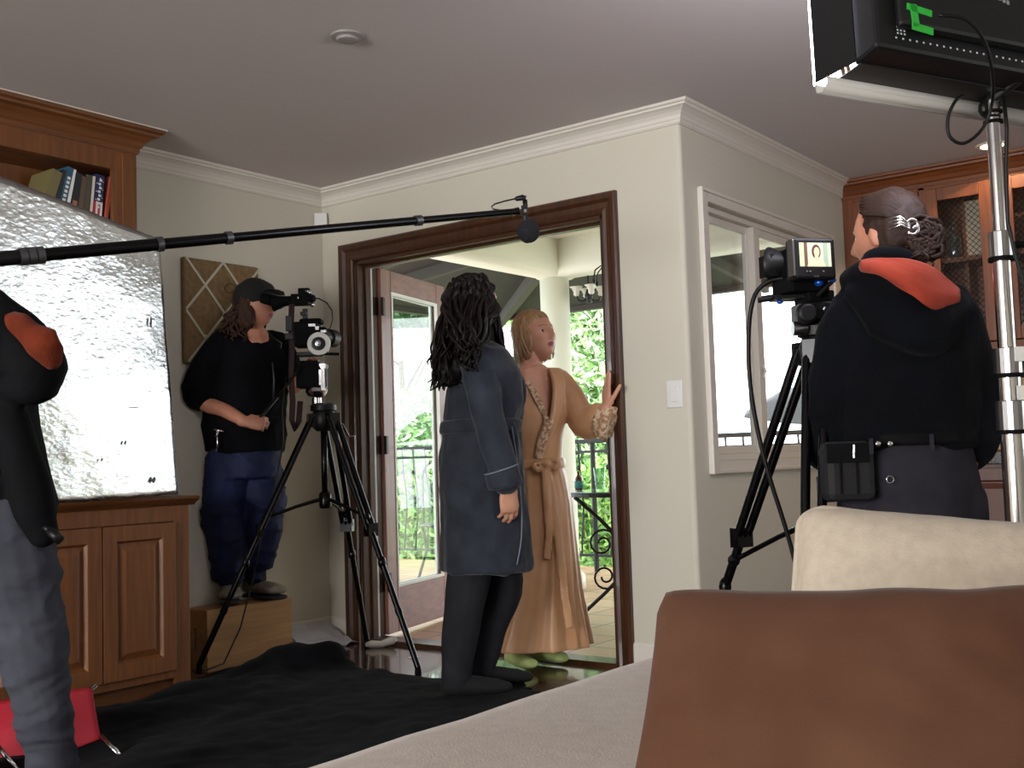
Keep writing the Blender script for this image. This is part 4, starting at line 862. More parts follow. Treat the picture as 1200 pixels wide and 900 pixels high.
s = MB(); bx2(s, 932, 975, 356, 378, -.05, .05); s.lathe(q2(958, 392), [(.03, -.02), (.05, 0), (.055, .02), (.04, .035)], 20); s.lathe(q2(944, 368, -.05), [(.03, 0), (.028, .03), (.02, .033)], 20, axis=-AW); s.build('body', BLK, fh, bevel=.005)
s = MB(); s.lathe(q2(937, 385, -.03), [(.02, -.02), (.02, .02)], 14, axis=RT); s.build('knob', ALU, fh, auto=40); s = MB(); s.ball(q2(966, 362, -.055), .008, 10, 6); s.build('knob', ALU, fh, smooth=True)
cb = empty('monitor_camera', q2(940, 350), 'black video camera with glowing rear monitor on the right tripod', 'camera'); ro = .12
s = MB(); bx2(s, 915, 962, 326, 345, -.06, .07, .2); bx2(s, 920, 936, 291, 326, -.02, .10, .2); bx2(s, 938, 972, 342, 356, -.04, .05, .2); s.build('body', BLK2, cb, bevel=.006)
s = MB(); s.lathe(q2(924, 308, .03), [(.028, 0), (.036, .02), (.044, .035), (.052, .05), (.052, .056), (.045, .056)], 32, axis=(-RT*.88+AW*.55)); bx2(s, 908, 922, 296, 322, .02, .08, .4); s.build('lens', BLK, cb, auto=40)
# rear monitor: housing, screen and its picture
mo = q2(954.5, 303, -.10); ex = (RT*math.cos(.22)+AW*math.sin(.22)); ey = UP*1.0+AW*.03; en = -(AW*math.cos(.22)-RT*math.sin(.22)); MW, MH = .062, .058
s = MB(); s.hexa(mo-ex*MW-ey*MH-en*.05, ex*MW*2, ey*MH*2, en*.055); hs = s.build('monitor_housing', BLK, cb, bevel=.008)
s = MB(); s.hexa(mo-ex*.066+ey*-.048-en*.03, ex*.006, ey*.1, en*.034); s.build('chrome_edge', ALU, cb, bevel=.001)
scx = mo+en*.0055+ey*.010; SW, SH = .047, .033
def scr(c, em=1.0): return mat('screen_'+c, c, .5, emit=em)
s = MB(); s.hexa(scx-ex*SW-ey*SH, ex*SW*2, ey*SH*2, en*.0006); s.cur = 1; s.hexa(scx-ex*SW*.98-ey*SH, ex*SW*.5, ey*SH*2, en*.001); s.cur = 2; s.hexa(scx-ex*SW*.72-ey*SH, ex*SW*.22, ey*SH*2, en*.0012)
s.cur = 3; s.hexa(scx+ex*SW*.5-ey*SH, ex*SW*.3, ey*SH*2, en*.001)
def disc(s, c, a, b, h, n=20): s.add([c+ex*(a*math.cos(2*math.pi*k/n))+ey*(b*math.sin(2*math.pi*k/n))+en*h for k in range(n)], [tuple(range(n))])
s.cur = 4; disc(s, scx+ex*.002+ey*.008, .0135, .020, .0022); s.cur = 5; disc(s, scx+ex*.003+ey*.007, .0085, .0135, .003); s.hexa(scx-ex*.003-ey*.018+en*.0016, ex*.011, ey*.018, en*.0008)
s.cur = 6; s.add([scx-ex*.026-ey*SH+en*.0014, scx+ex*.030-ey*SH+en*.0014, scx+ex*.022-ey*.016+en*.0014, scx+ex*.006-ey*.010+en*.0014, scx-ex*.004-ey*.010+en*.0014, scx-ex*.019-ey*.015+en*.0014], [(0, 1, 2, 3, 4, 5)])
s.build('screen', [scr('b8c0a0', .55), scr('c8b890', .6), scr('5a4030', .4), scr('8fa08a', .5), scr('4a2c22', .4), scr('d8a88c', .6), scr('d8bc94', .6)], hs)
s = MB()
for k in (-.028, -.018, .022): s.ball(mo+ex*k-ey*.037+en*.006, (.003, .003, .003), 8, 5)
s.hexa(mo-ex*.008-ey*.052+en*.0055, ex*.016, ey*.004, en*.0005); s.build('button', ALU, hs)
s = MB(); bx2(s, 905, 965, 347, 351, -.03, .04); s.tube([q2(888, 352, .02), q2(972, 340, -.02)], .008, 8); s.tube([q2(893, 350, .08), q2(972, 338, .04)], .008, 8); s.tube([q2(958, 347, -.06), q2(976, 329, -.07)], .006, 8); s.build('rod_plate', BLK, cb, auto=40)
s = MB(); s.ball(q2(960, 331, -.06), (.014, .014, .012), 12, 8); s.ball(q2(976, 328, -.07), (.010, .010, .008), 10, 6); s.ball(q2(914, 354, .0), (.010, .008, .006), 10, 6); s.build('blue_knob', BLUE, cb, smooth=True)
s = MB(); P_ = [q2(925, 327, .02), q2(905, 328, .03), q2(888, 340, .04), q2(880, 362, .04), q2(877, 400, .05), q2(879, 450, .05), q2(888, 505, .05), q2(902, 560, .05), q2(918, 610, .05), q2(932, 660, .05), q2(950, 740, .05), q2(960, 860, 0)]; P_.append(Vector((P_[-1].x, P_[-1].y, .005)))
Q = []
for i in range(len(P_)-1):
    a0, a1, a2, a3 = P_[max(i-1, 0)], P_[i], P_[i+1], P_[min(i+2, len(P_)-1)]
    for t in (0, .33, .66): Q.append(.5*((2*a1)+(a2-a0)*t+(2*a0-5*a1+4*a2-a3)*t*t+(-a0+3*a1-3*a2+a3)*t**3))
Q.append(P_[-1]); s.tube(Q, .0065, 8); o = s.build('cable', BLK, smooth=True, origin=P_[-1]); tag(o, 'thick black cable arching left out of the monitor camera and down to the floor', 'cable')
# ---- boom pole and microphone
A, B = at(-160, 318, d=2.75), at(604, 248, d=4.02); bp = empty('boom_pole', A, 'long black boom pole crossing the room from the left edge', 'boom pole')
dB = (B-A); segs = [(0, .34, .0190), (.34, .62, .0165), (.62, .86, .0140), (.86, 1.0, .0120)]
def atx(x_):                                                    # fraction along the pole seen at column x
    lo, hi = 0, 1
    for _ in range(30):
        mi = (lo+hi)/2; P0 = A+dB*mi-CAM; xx = 600+F*P0.dot(rt)/P0.dot(fw)
        if xx < x_: lo = mi
        else: hi = mi
    return lo
cuts = [0, atx(36), atx(187), atx(268), atx(490), 1]; rad = [.0205, .0185, .0165, .0145, .0125]
for k in range(5):
    s = MB(); s.tube([A+dB*cuts[k], A+dB*cuts[k+1]], rad[k], 16); s.build('section', BLKM if k else BLK, bp, smooth=False, auto=40)
for k, (x0, x1) in enumerate(((22, 52), (183, 191), (264, 272), (486, 494))):
    s = MB(); a0, a1 = atx(x0), atx(x1); n_ = 3 if k == 0 else 1
    for j in range(n_): s.tube([A+dB*(a0+(a1-a0)*(j+.05)/n_), A+dB*(a0+(a1-a0)*(j+.92)/n_)], rad[k]+.004, 16)
    s.build('collar', GRYM, bp, auto=40)
mc = empty('microphone', B, 'black foam ball microphone hanging at the end of the boom pole', 'microphone')
dm = 4.04; s = MB(); c = at(619, 271, d=dm)
s.ball(c, .043, 28, 20)
for i, v_ in enumerate(s.v): s.v[i] = v_+(v_-c).normalized()*.003*noise.noise(v_*60)
s.build('windscreen', mat('foam_black', '14151a', .95, bump=.6, bscale=200), mc, smooth=True)
s = MB(); s.tube([at(603, 248, d=dm), at(609, 247, d=dm)], .014, 12); s.hexa(at(611, 253, d=dm)-AW*.014, RT*.022, AW*.028, UP*.036); s.tube([at(615, 250, d=dm), at(616, 262, d=dm)], .010, 12); s.build('clamp', BLK, mc, bevel=.002)
s = MB(); s.hexa(at(614, 250, d=dm)-AW*.016, RT*.010, AW*.004, UP*.012); s.tube([at(601.5, 251, d=dm), at(602.5, 251, d=dm)], .0155, 14); s.build('chrome_ring', CHR, mc)
s = MB(); s.tube([at(616, 246, d=dm), at(615, 234, d=dm)], .009, 10); s.tube([at(616, 233, d=dm), at(612, 231.5, d=dm), at(605, 233, d=dm), at(603, 233, d=dm)], [.011, .011, .009, .004], 10); s.build('connector', BLK, mc, smooth=True)
s = MB(); s.tube([at(x, y, d=dm) for x, y in ((603, 233), (590, 236), (580, 239), (576, 242), (578, 245), (585, 246), (596, 249))], .003, 6); s.build('cable', BLK, mc, smooth=True)
# ---- light stand and soft LED panel
S2 = at(1180, 400, d=2.62); S2.z = 0; sp = empty('light_stand', S2, 'chrome light stand rising at the right edge behind the sofa', 'light stand')
def zat(y_): return at(1180, y_, d=2.62).z
s = MB(); s.tube([S2+UP*zat(330), S2+UP*zat(112)], .0165, 20); s.build('upper_tube', CHR, sp, smooth=False, auto=40)
s = MB(); s.tube([S2+UP*zat(480), S2+UP*zat(300)], .0215, 20); s.build('middle_tube', CHR, sp, auto=40)
s = MB(); s.tube([S2+UP*.25, S2+UP*zat(440)], .0285, 20); s.build('lower_tube', CHR, sp, auto=40)
for (ya, yb, r_) in ((302, 270, .028), (440, 408, .034), (506, 470, .036)):
    s = MB(); s.tube([S2+UP*zat(ya), S2+UP*zat(yb)], r_, 20); cl_ = s.build('clamp_collar', ALU, sp, bevel=.002)
    s = MB(); s.tube([S2+UP*(zat(ya)-.006), S2+UP*(zat(ya)+.004)], r_+.003, 20); s.tube([S2+UP*zat((ya+yb)/2), S2+UP*zat((ya+yb)/2)+RT*.06-AW*.01], .008, 10); s.lathe(S2+UP*zat((ya+yb)/2)+RT*.06-AW*.01, [(.02, 0), (.022, .01), (.02, .02)], 10, axis=RT); s.build('tightening_knob', BLK2, cl_)
for z_ in (zat(425), zat(470)): s = MB(); s.hexa(S2+UP*z_-AW*.038-RT*.0, RT*.04, AW*.004, UP*.034); s.build('tape', WHT, sp)
s = MB()
for z_ in (zat(140), zat(128)): s.lathe(S2+UP*z_, [(.014, 0), (.023, .002), (.023, .008), (.014, .01)], 16)
s.build('rubber_ring', BLK2, sp)
for k in range(3):
    an = 1.2+k*2.094; e = Vector((math.cos(an), math.sin(an), 0)); s = MB(); s.tube([S2+UP*.30+e*.02, S2+e*.32+UP*.03, S2+e*.36+UP*.012], .012, 10); s.build('leg', CHR, sp, smooth=True)
n_ = (fw*.93-rt*.30-upv*.22).normalized(); e1 = (rt*1.0-upv*.06+fw*.25); e1 = (e1-n_*e1.dot(n_)).normalized(); e2 = n_.cross(e1); e2 = e2 if e2.z > 0 else -e2
PO = at(1028, 54, d=2.42); PW, PH, PT = .62, .42, .09
led = empty('led_panel', PO, 'large black LED panel with barn doors and clipped white diffusion, seen from behind', 'film light')
s = MB(); s.hexa(PO, e1*PW, e2*PH, n_*PT); s.hexa(PO+e1*.05+e2*.05-n_*.025, e1*(PW-.1), e2*(PH-.1), n_*.026); s.build('housing', mat('panel_black', '101214', .45), led, bevel=.01)
s = MB()
for k in range(26): s.hexa(PO+e1*(.05+.018*k)+e2*.028-n_*.0008, e1*.004, e2*.004, n_*.001)
for k in range(7): s.hexa(PO+e1*(.055+.009*(k % 3))+e2*(.040+.008*(k//3))-n_*.0008, e1*.004, e2*.004, n_*.001)
s.build('vent_holes', mat('vent_glow', 'cfd2d6', .5), led)
g = MB()
def tape(a, b, w_, h_, r): 
    c = PO+e1*a+e2*b-n_*.027; ex_ = e1*math.cos(r)+e2*math.sin(r); ey_ = e2*math.cos(r)-e1*math.sin(r); g.hexa(c, ex_*w_, ey_*h_, n_*.002)
tape(.075, .040, .055, .018, -.1); tape(.078, .048, .018, .055, .06); tape(.066, .088, .065, .016, -.12)
g.build('green_tape', mat('green_tape', '2fae3c', .5, emit=.05), led)
s = MB()
for j in range(5):
    s.hexa(PO+e1*(.10+.007*j)+e2*(.150+.004*(j % 2))-n_*.0262, e1*.004, e2*.011, n_*.001); s.hexa(PO+e1*(.30+.011*j)+e2*(.165-.003*j)-n_*.0262, e1*.007, e2*.010, n_*.001)
s.build('lettering', mat('print_grey', '9a9ca0', .5), led)
F0 = PO+n_*PT; OUT = .165; n2 = n_*.20
c00, c10 = F0-e1*.02, F0+e1*(PW+.02)
dl = PO*0
BLc, BRc = at(957, 98, d=2.62), None
ob = BLc-F0                                                     # where the outer corner of the doors stands
ou, ov, on_ = ob.dot(e1), ob.dot(e2), ob.dot(n_)
def corner(a, b): return F0 + e1*(PW*a+(ou if a == 0 else -ou)) + e2*(PH*b+(ov if b == 0 else -ov)) + n_*on_
def doorq(p, q, r, s_, nm='barn_door'):
    k = MB(); t_ = (q-p).cross(s_-p).normalized()*.003; k.add([p, q, r, s_, p+t_, q+t_, r+t_, s_+t_], [(0, 1, 2, 3), (7, 6, 5, 4), (0, 4, 5, 1), (1, 5, 6, 2), (2, 6, 7, 3), (3, 7, 4, 0)]); return k.build(nm, mat('door_black', '0e0e11', .5), led)
f00, f10, f11, f01 = F0, F0+e1*PW, F0+e1*PW+e2*PH, F0+e2*PH
c00, c10, c11, c01 = corner(0, 0), corner(1, 0), corner(1, 1), corner(0, 1)
g_ = .02
bk = n_*-.02; t4 = .004
doorq(f00+bk-e2*t4+e1*g_*.3, f10+bk-e2*t4, c10-e1*g_, c00+e1*.034); doorq(f01+bk+e2*t4, f11+bk+e2*t4, c11-e1*.02, c01+e1*.02); doorq(f00+bk-e1*t4, f01+bk-e1*t4, c01-e2*.02, c00+e2*.002); doorq(f10+bk+e1*t4, f11+bk+e1*t4, c11-e2*.02, c10+e2*.004)
EM = mat('diffusion_glow', 'f4f2ff', .6, emit=14.0); DF = mat('diffusion_roll', 'b4b2ac', .7)
s = MB(); a = n_*.006; s.hexa(c00+a-e1*.003-e2*.002, (c10-c00)+e1*.006, (c01-c00)+e2*.006, n_*.003); s.build('diffusion_sheet', EM, led)
s = MB(); pr_ = [-e2*.004, -e2*.03-n_*.006, -e2*.038-n_*.03, -e2*.026-n_*.05, -e2*.008-n_*.052]
for i in range(4): s.add([c00-e1*.006+pr_[i], c10+pr_[i], c10+pr_[i+1], c00-e1*.006+pr_[i+1]], [(0, 1, 2, 3)])
o = s.build('diffusion_curl', DF, led, smooth=True); md = o.modifiers.new('s', 'SOLIDIFY'); md.thickness = .001
cp = c00+e1*.030-n_*.062+e2*.035
for k, (dx, ln_) in enumerate(((0, .085), (.016, .05))):
    s = MB(); s.hexa(cp+e1*dx-e2*.038, e1*.009+e2*.001, n_*.006, e2*ln_-e1*.006); s.build('clothespin', mat('pin_wood', 'b8955c', .6), led, bevel=.001)
s = MB(); top = S2+UP*zat(118); yk = PO+e1*((top-PO).dot(e1))+n_*.04; s.tube([top-UP*.03, top+UP*.02, yk+e2*.01], [.018, .018, .014], 12); s.lathe(top+UP*.0+AW*.03, [(.022, 0), (.026, .01), (.022, .025)], 12, axis=-AW); s.build('yoke', BLK, led, smooth=True)
s = MB(); P_ = [at(x, y, d=dd) for x, y, dd in ((1100, 18, 2.36), (1130, 22, 2.36), (1152, 45, 2.38), (1162, 80, 2.42), (1163, 118, 2.5), (1152, 150, 2.52), (1130, 168, 2.52), (1113, 160, 2.52), (1111, 138, 2.52), (1120, 118, 2.52), (1130, 112, 2.54))]
Q = []
for i in range(len(P_)-1):
    a0, a1, a2, a3 = P_[max(i-1, 0)], P_[i], P_[i+1], P_[min(i+2, len(P_)-1)]
    for t in (0, .25, .5, .75): Q.append(.5*((2*a1)+(a2-a0)*t+(2*a0-5*a1+4*a2-a3)*t*t+(-a0+3*a1-3*a2+a3)*t**3))
s.tube(Q, .004, 8); s.build('cable', BLK, led, smooth=True)
s = MB(); s.tube([at(x, y, d=2.55) for x, y in ((1176, 112), (1180, 150), (1179, 200), (1181, 260), (1190, 300), (1204, 345), (1225, 420), (1235, 600), (1235, 800))]+[Vector((at(1235, 800, d=2.55).x, at(1235, 800, d=2.55).y, .01))], .0045, 8)
o = s.build('cable', BLK, smooth=True); tag(o, 'black power cable hanging beside the chrome light stand', 'cable')
# ================================================================== people
def headM(c, fwd, up=(0, 0, 1)):
    f = Vector(fwd).normalized(); u_ = Vector(up); u_ = (u_-f*u_.dot(f)).normalized(); r_ = f.cross(u_)
    M = Matrix.Identity(4)
    for i in range(3): M[i][0] = r_[i]; M[i][1] = f[i]; M[i][2] = u_[i]; M[i][3] = c[i]
    return M
def g2(x, z, cx, cz, sx, sz): return math.exp(-((x-cx)/sx)**2-((z-cz)/sz)**2)
def add_head(s, M, k=1.0, nose=1.0):
    n, m_ = 72, 54; V = []; fs = []
    for i in range(m_+1):
        ph = math.pi*i/m_
        for j in range(n):
            th = 2*math.pi*j/n; sx, sy, sz = math.sin(ph)*math.cos(th), math.sin(ph)*math.sin(th), math.cos(ph)
            x, y, z = .0735*sx, .094*sy, .118*sz
            if y < 0: y *= 1.04
            t = max(0, (-.018-z)/.10)
            x *= 1-.36*t**1.3
            if y < 0: y *= 1-.5*min(1, t)
            else: y = .0905*(abs(sy)**.86)*(1-.04*t)
            if y > .02:
                wgt = min(1, (y-.02)/.04)
                b = 0
                for q in (.004, -.008, -.02): b += .007*g2(x, z, 0, q, .010, .014)
                b += .019*nose*g2(x, z, 0, -.034, .011, .012)+.010*nose*g2(x, z, 0, -.022, .009, .016)
                b += .006*(g2(x, z, .012, -.038, .007, .007)+g2(x, z, -.012, -.038, .007, .007))
                b -= .013*(g2(x, z, .031, -.001, .017, .011)+g2(x, z, -.031, -.001, .017, .011))
                b += .005*(g2(x, z, .030, .020, .02, .007)+g2(x, z, -.030, .020, .02, .007))
                b += .004*(g2(x, z, .042, -.030, .02, .018)+g2(x, z, -.042, -.030, .02, .018))
                b += .007*g2(x, z, 0, -.059, .021, .005)+.007*g2(x, z, 0, -.071, .018, .006)-.004*g2(x, z, 0, -.065, .022, .0025)-.004*g2(x, z, 0, -.083, .02, .006)
                b += .009*g2(x, z, 0, -.100, .022, .014)
                y += b*wgt
            V.append(M @ Vector((x*k, y*k, z*k)))
    for i in range(m_):
        for j in range(n):
            j2 = (j+1) % n; fs.append((i*n+j, (i+1)*n+j, (i+1)*n+j2, i*n+j2))
    s.add(V, fs)
    for sg in (1, -1):                                            # lids
        for z_, y_, r_ in ((.0078, .0745, .0032), (-.0070, .0735, .0022)):
            s.tube([M @ Vector((sg*x_*k, (y_-((x_-.0305)/.014)**2*.008)*k, (z_*(1-((x_-.0305)/.0155)**2*.9))*k)) for x_ in (.0175, .022, .0265, .031, .035, .0395, .044)], r_*k, 8)
    for sg in (1, -1):                                            # ears
        E3 = M.to_3x3(); s.ball(M @ Vector((.074*k*sg, -.006*k, -.012*k)), (.007*k, .017*k, .031*k), 12, 10, M=E3 @ Matrix.Rotation(sg*-.25, 3, 'Z') @ Matrix.Rotation(-.15, 3, 'X'))
def face_mats(M, k=1.0, brow=True):
    I = M.inverted()
    def fn(p):
        q = (I @ p)/k
        if q.y < .045 or abs(q.x) > .08 or abs(q.z) > .13: return 0
        if abs(q.x) < .021*(1-abs((q.z+.065)/.011)**2*.6) and -.0745 < q.z < -.0565: return 1
        if brow and .013 < abs(q.x) < .047 and .0165 < q.z-(.006*(1-((abs(q.x)-.032)/.02)**2)) < .0215: return 2
        return 0
    return fn
def add_eyes(par, M, k=1.0):
    for sg in (1, -1):
        c = M @ Vector((.0305*k*sg, .0670*k, 0)); s = MB(); s.ball(c, .0115*k, 24, 18); f_ = (M.to_3x3() @ Vector((0, 1, .15))).normalized()
        for i_, q_ in enumerate(s.f):
            cc_ = sum((s.v[w_] for w_ in q_), Vector())/len(q_)-c
            if cc_.normalized().dot(f_) > .74: s.m[i_] = 1
        o = s.build('eye', [EYEW, IRIS], par, smooth=True)
def limb(s, pts, r, seg=16, hint=None):
    P = [Vector(p) for p in pts]; Q = []; R_ = []
    n = len(P)
    for i in range(n-1):
        a0, a1, a2, a3 = P[max(i-1, 0)], P[i], P[i+1], P[min(i+2, n-1)]
        for t in (0, .25, .5, .75):
            Q.append(.5*((2*a1)+(a2-a0)*t+(2*a0-5*a1+4*a2-a3)*t*t+(-a0+3*a1-3*a2+a3)*t**3))
            ra = r[i] if isinstance(r[i], tuple) else (r[i], r[i]); rb = r[i+1] if isinstance(r[i+1], tuple) else (r[i+1], r[i+1]); tt = t*t*(3-2*t)
            R_.append((ra[0]+(rb[0]-ra[0])*tt, ra[1]+(rb[1]-ra[1])*tt))
    Q.append(P[-1]); R_.append(r[-1] if isinstance(r[-1], tuple) else (r[-1], r[-1]))
    s.tube(Q, R_, seg, hint=hint, round_=True)
def rings(s, rs, seg=40, fold=None, cap=True):
    """horizontal garment rings: (centre, radius right, radius away, turn); fold(theta, t) scales the radius"""
    Q = []; n = len(rs)
    for i in range(n-1):
        for t in (0, .25, .5, .75):
            tt = t; a, b = rs[i], rs[i+1]; Q.append((Vector(a[0]).lerp(Vector(b[0]), t), a[1]+(b[1]-a[1])*tt, a[2]+(b[2]-a[2])*tt, a[3]+(b[3]-a[3])*tt))
    Q.append(rs[-1]); V = []; N_ = len(Q)
    for i, (c, ra, rb, tn) in enumerate(Q):
        ex = RT*math.cos(tn)+AW*math.sin(tn); ey = AW*math.cos(tn)-RT*math.sin(tn)
        for j in range(seg):
            th = 2*math.pi*j/seg; w_ = fold(th, i/(N_-1)) if fold else 1
            V.append(Vector(c)+ex*(ra*math.cos(th)*w_)+ey*(rb*math.sin(th)*w_))
    fs = [(i*seg+j, i*seg+(j+1) % seg, (i+1)*seg+(j+1) % seg, (i+1)*seg+j) for i in range(N_-1) for j in range(seg)]
    if cap: fs += [tuple(range(seg))[::-1], tuple((N_-1)*seg+j for j in range(seg))]
    s.add(V, fs)
def add_hand(s, wrist, d, palm, curl=.5, L=.18, side=1, thumb_out=.6, spread=.10, curls=None, thumb_curl=.3, k=1.0):
    """d: wrist to fingers; palm: the way the palm faces; side: +1/-1 which edge the thumb is on"""
    d = Vector(d).normalized(); pn = Vector(palm); pn = (pn-d*pn.dot(d)).normalized(); sd = d.cross(pn)*side; W = Vector(wrist)
    k = L/.18*k
    s.tube([W-d*.02*k, W+d*.02*k, W+d*.05*k, W+d*.085*k, W+d*.098*k], [(.026*k, .019*k), (.030*k, .018*k), (.038*k, .016*k), (.041*k, .0135*k), (.037*k, .010*k)], 16, hint=sd, round_=True)
    s.ball(W+d*.035*k+sd*.024*k+pn*.006*k, (.020*k, .016*k, .020*k), 12, 8)
    Ls = (.074, .082, .076, .060)
    for i in range(4):
        off = (.0285, .0095, -.0095, -.0275)[i]; cu = (curls[i] if curls else curl); dd = (d+sd*spread*(.9, .25, -.3, -.9)[i]).normalized(); p = W+d*(.088, .094, .090, .080)[i]*k+sd*off*k
        pts = [p-dd*.012*k, p]; seg = (.46, .31, .25); cur = dd
        for j in range(3):
            a = cu*(.75, 1.0, .7)[j]; cur = (cur*math.cos(a)+pn*math.sin(a)).normalized() if j == 0 else (cur*math.cos(a)+(pn-cur*pn.dot(cur)).normalized()*math.sin(a)).normalized() if abs(pn.dot(cur)) < .98 else (cur*math.cos(a)-d*math.sin(a)).normalized()
            pts.append(pts[-1]+cur*Ls[i]*seg[j]*k)
        r0 = (.0088, .0092, .0088, .0078)[i]*k; s.tube(pts, [r0, r0, r0*.98, r0*.90, r0*.74], 12, round_=True)
    t0 = W+d*.022*k+sd*.022*k; td = (d*(1-thumb_out)+sd*thumb_out+pn*.25).normalized(); t1 = t0+td*.042*k; td2 = (td+d*.35+pn*thumb_curl).normalized(); t2 = t1+td2*.032*k; t3 = t2+(td2+d*.2+pn*thumb_curl).normalized()*.026*k
    s.tube([t0, t1, t2, t3], [.0125*k, .0110*k, .0100*k, .0080*k], 12, round_=True)
def hair_lock(s, pts, r0, r1, wave=0, freq=3, ph=0, seg=6, amp_dir=None, n=14):
    P = [Vector(p) for p in pts]; Q = []
    m_ = len(P)-1
    for i in range(n+1):
        t = i/n*m_; j = min(int(t), m_-1); q = t-j; a0, a1, a2, a3 = P[max(j-1, 0)], P[j], P[j+1], P[min(j+2, m_)]
        c = .5*((2*a1)+(a2-a0)*q+(2*a0-5*a1+4*a2-a3)*q*q+(-a0+3*a1-3*a2+a3)*q**3); f_ = i/n
        c = c + (Vector((math.sin(freq*f_*6.28+ph), math.cos(freq*f_*6.28+ph*1.7), 0)) if amp_dir is None else amp_dir*math.sin(freq*f_*6.28+ph))*wave*f_
        Q.append(c)
    s.tube(Q, [r0+(r1-r0)*((i/n)**1.5) for i in range(n+1)], seg, round_=False)
def shoe(s, heel, d, L=.27, w=.05, h=.075, up=UP):
    d = Vector(d).normalized(); sd = d.cross(up).normalized(); H = Vector(heel)
    s.tube([H+d*.02*1+up*.032, H+d*L*.3+up*.034, H+d*L*.6+up*.030, H+d*L*.85+up*.024, H+d*(L-.02)+up*.02], [(w*.68, .030), (w*.72, .034), (w*.92, .030), (w*.95, .023), (w*.6, .014)], 18, hint=sd, round_=True)
    s.tube([H+d*.045+up*.03, H+d*.055+up*h, H+d*.058+up*(h+.02)], [(w*.72, .045), (w*.70, .042), (w*.72, .044)], 16, hint=sd)
def pp(d): return lambda x, y, dd=0.0: at(x, y, d=d+dd)
def straighten(a, b): return a, b

# ------------------------------------------------ woman in the long grey robe (back to us, facing the blonde woman)
p = pp(4.42); DWo = Vector((p(553, 800).x, p(553, 800).y, 0))
hd = (RT*.86+AW*.48+UP*.10).normalized(); HM = headM(p(557, 356, -.0), hd)
s = MB(); add_head(s, HM, 1.0)
limb(s, [p(558, 372), p(556, 392), p(558, 412)], [.055, .053, .065])
limb(s, [p(559, 408), p(563, 440), p(562, 495), p(565, 545), p(566, 570)], [(.12, .075), (.15, .10), (.125, .09), (.15, .10), (.13, .09)], hint=AW)
sh_n, sh_f = p(557, 418, -.165), p(566, 416, .17)
for a, b, c_, w_ in ((sh_n, p(572, 495, -.20), p(590, 560, -.22), p(592, 567, -.22)), (sh_f, p(590, 480, .16), p(594, 540, .16), p(594, 548, .16))):
    limb(s, [a, a.lerp(b, .5), b, c_], [.050, .042, .036, .026])
add_hand(s, p(594, 567, -.22), (p(598, 604, -.215)-p(594, 570, -.22)), (-RT*.5+AW*.85), .55, .19, side=1, thumb_out=.25, spread=.03)
add_hand(s, p(594, 552, .16), (p(595, 590, .16)-p(594, 552, .16)), (-RT*.5-AW*.8), .35, .165, side=-1, thumb_out=.25, spread=.04)
ank_n, ank_f = p(535, 800, -.08), p(562, 788, .10); kn_n, kn_f = p(548, 705, -.07), p(585, 690, .10)
limb(s, [p(562, 570, -.08), kn_n, ank_n], [.085, .055, .038]); limb(s, [p(568, 570, .08), kn_f, ank_f], [.085, .055, .038])
limb(s, [Vector((ank_n.x, ank_n.y, .07)), Vector((ank_n.x, ank_n.y, .055))+RT*.06, Vector((ank_n.x, ank_n.y, .052))+RT*.16], [.034, .034, .022]); limb(s, [Vector((ank_f.x, ank_f.y, .07)), Vector((ank_f.x, ank_f.y, .055))+RT*.06, Vector((ank_f.x, ank_f.y, .052))+RT*.15], [.034, .034, .022])
dw = organic(s, 'person', [SKIN, LIP, BROW], voxel=.0042, smooth=2, matf=face_mats(HM), origin=DWo)
tag(dw, 'person in a knee length grey velour robe with long wavy dark hair, facing the doorway', 'person')
add_eyes(dw, HM)
VEL = mat('grey_velour', '272b33', .9, c2='343942', nscale=14, sheen=.25, spec=.15, bump=.35, bscale=240, bdist=.003, lo=.3, hi=.7)
PIP = mat('robe_piping', '6c7280', .7)
s = MB()
rings(s, [(p(571, 669), .190, .215, .2), (p(569, 620), .182, .205, .2), (p(566, 575), .172, .19, .2), (p(564, 535), .165, .18, .2), (p(563, 500), .150, .165, .2), (p(568, 470), .158, .185, .2), (p(569, 440), .142, .225, .2), (p(563, 414), .100, .20, .2), (p(559, 402), .065, .10, .2)],
      fold=lambda th, t: 1+(.035*math.sin(th*7+1)+.02*math.sin(th*11))*max(0, .55-t)*1.8)
limb(s, [sh_n+AW*.02, p(563, 440, -.20), p(574, 495, -.225), p(588, 545, -.235), p(593, 563, -.235)], [(.066, .07), (.070, .072), (.067, .068), (.062, .064), (.058, .060)])
limb(s, [sh_f, p(594, 455, .17), p(594, 500, .17), p(596, 545, .17)], [.07, .075, .066, .062])
limb(s, [p(552, 406, -.09), p(572, 412, -.07), p(592, 436, -.05), p(604, 465, -.02), p(598, 494, .0)], [(.03, .03), (.032, .04), (.036, .045), (.036, .045), (.02, .03)])
limb(s, [p(556, 404, .06), p(585, 415, .1), p(606, 455, .11), p(603, 490, .08)], [.03, .035, .035, .02])
rb = organic(s, 'robe', VEL, dw, voxel=.008, smooth=14, disp=lambda q: .012*crease(q, (3.5, 3.5, 1.6), 3)+.006*crease(q, (8, 8, 6), 9)+.003*pnoise(q, (24, 24, 14), 2))
s = MB(); s.tube([p(587, 550, -.235), p(588, 553, -.235), p(592, 568, -.235), p(592.5, 571, -.235)], [.062, .067, .069, .063], 24); organic(s, 'cuff', VEL, dw, voxel=.006, smooth=1)
s = MB(); c0 = p(587, 550, -.235); ax = (p(595, 571, -.235)-p(588, 549, -.235)).normalized(); A_ = ax.orthogonal().normalized(); B_ = ax.cross(A_)
s.tube([c0+A_*.066*math.cos(t)+B_*.066*math.sin(t) for t in np.linspace(0, 6.28, 40)], .0035, 6); s.build('cuff_piping', PIP, dw, smooth=True)
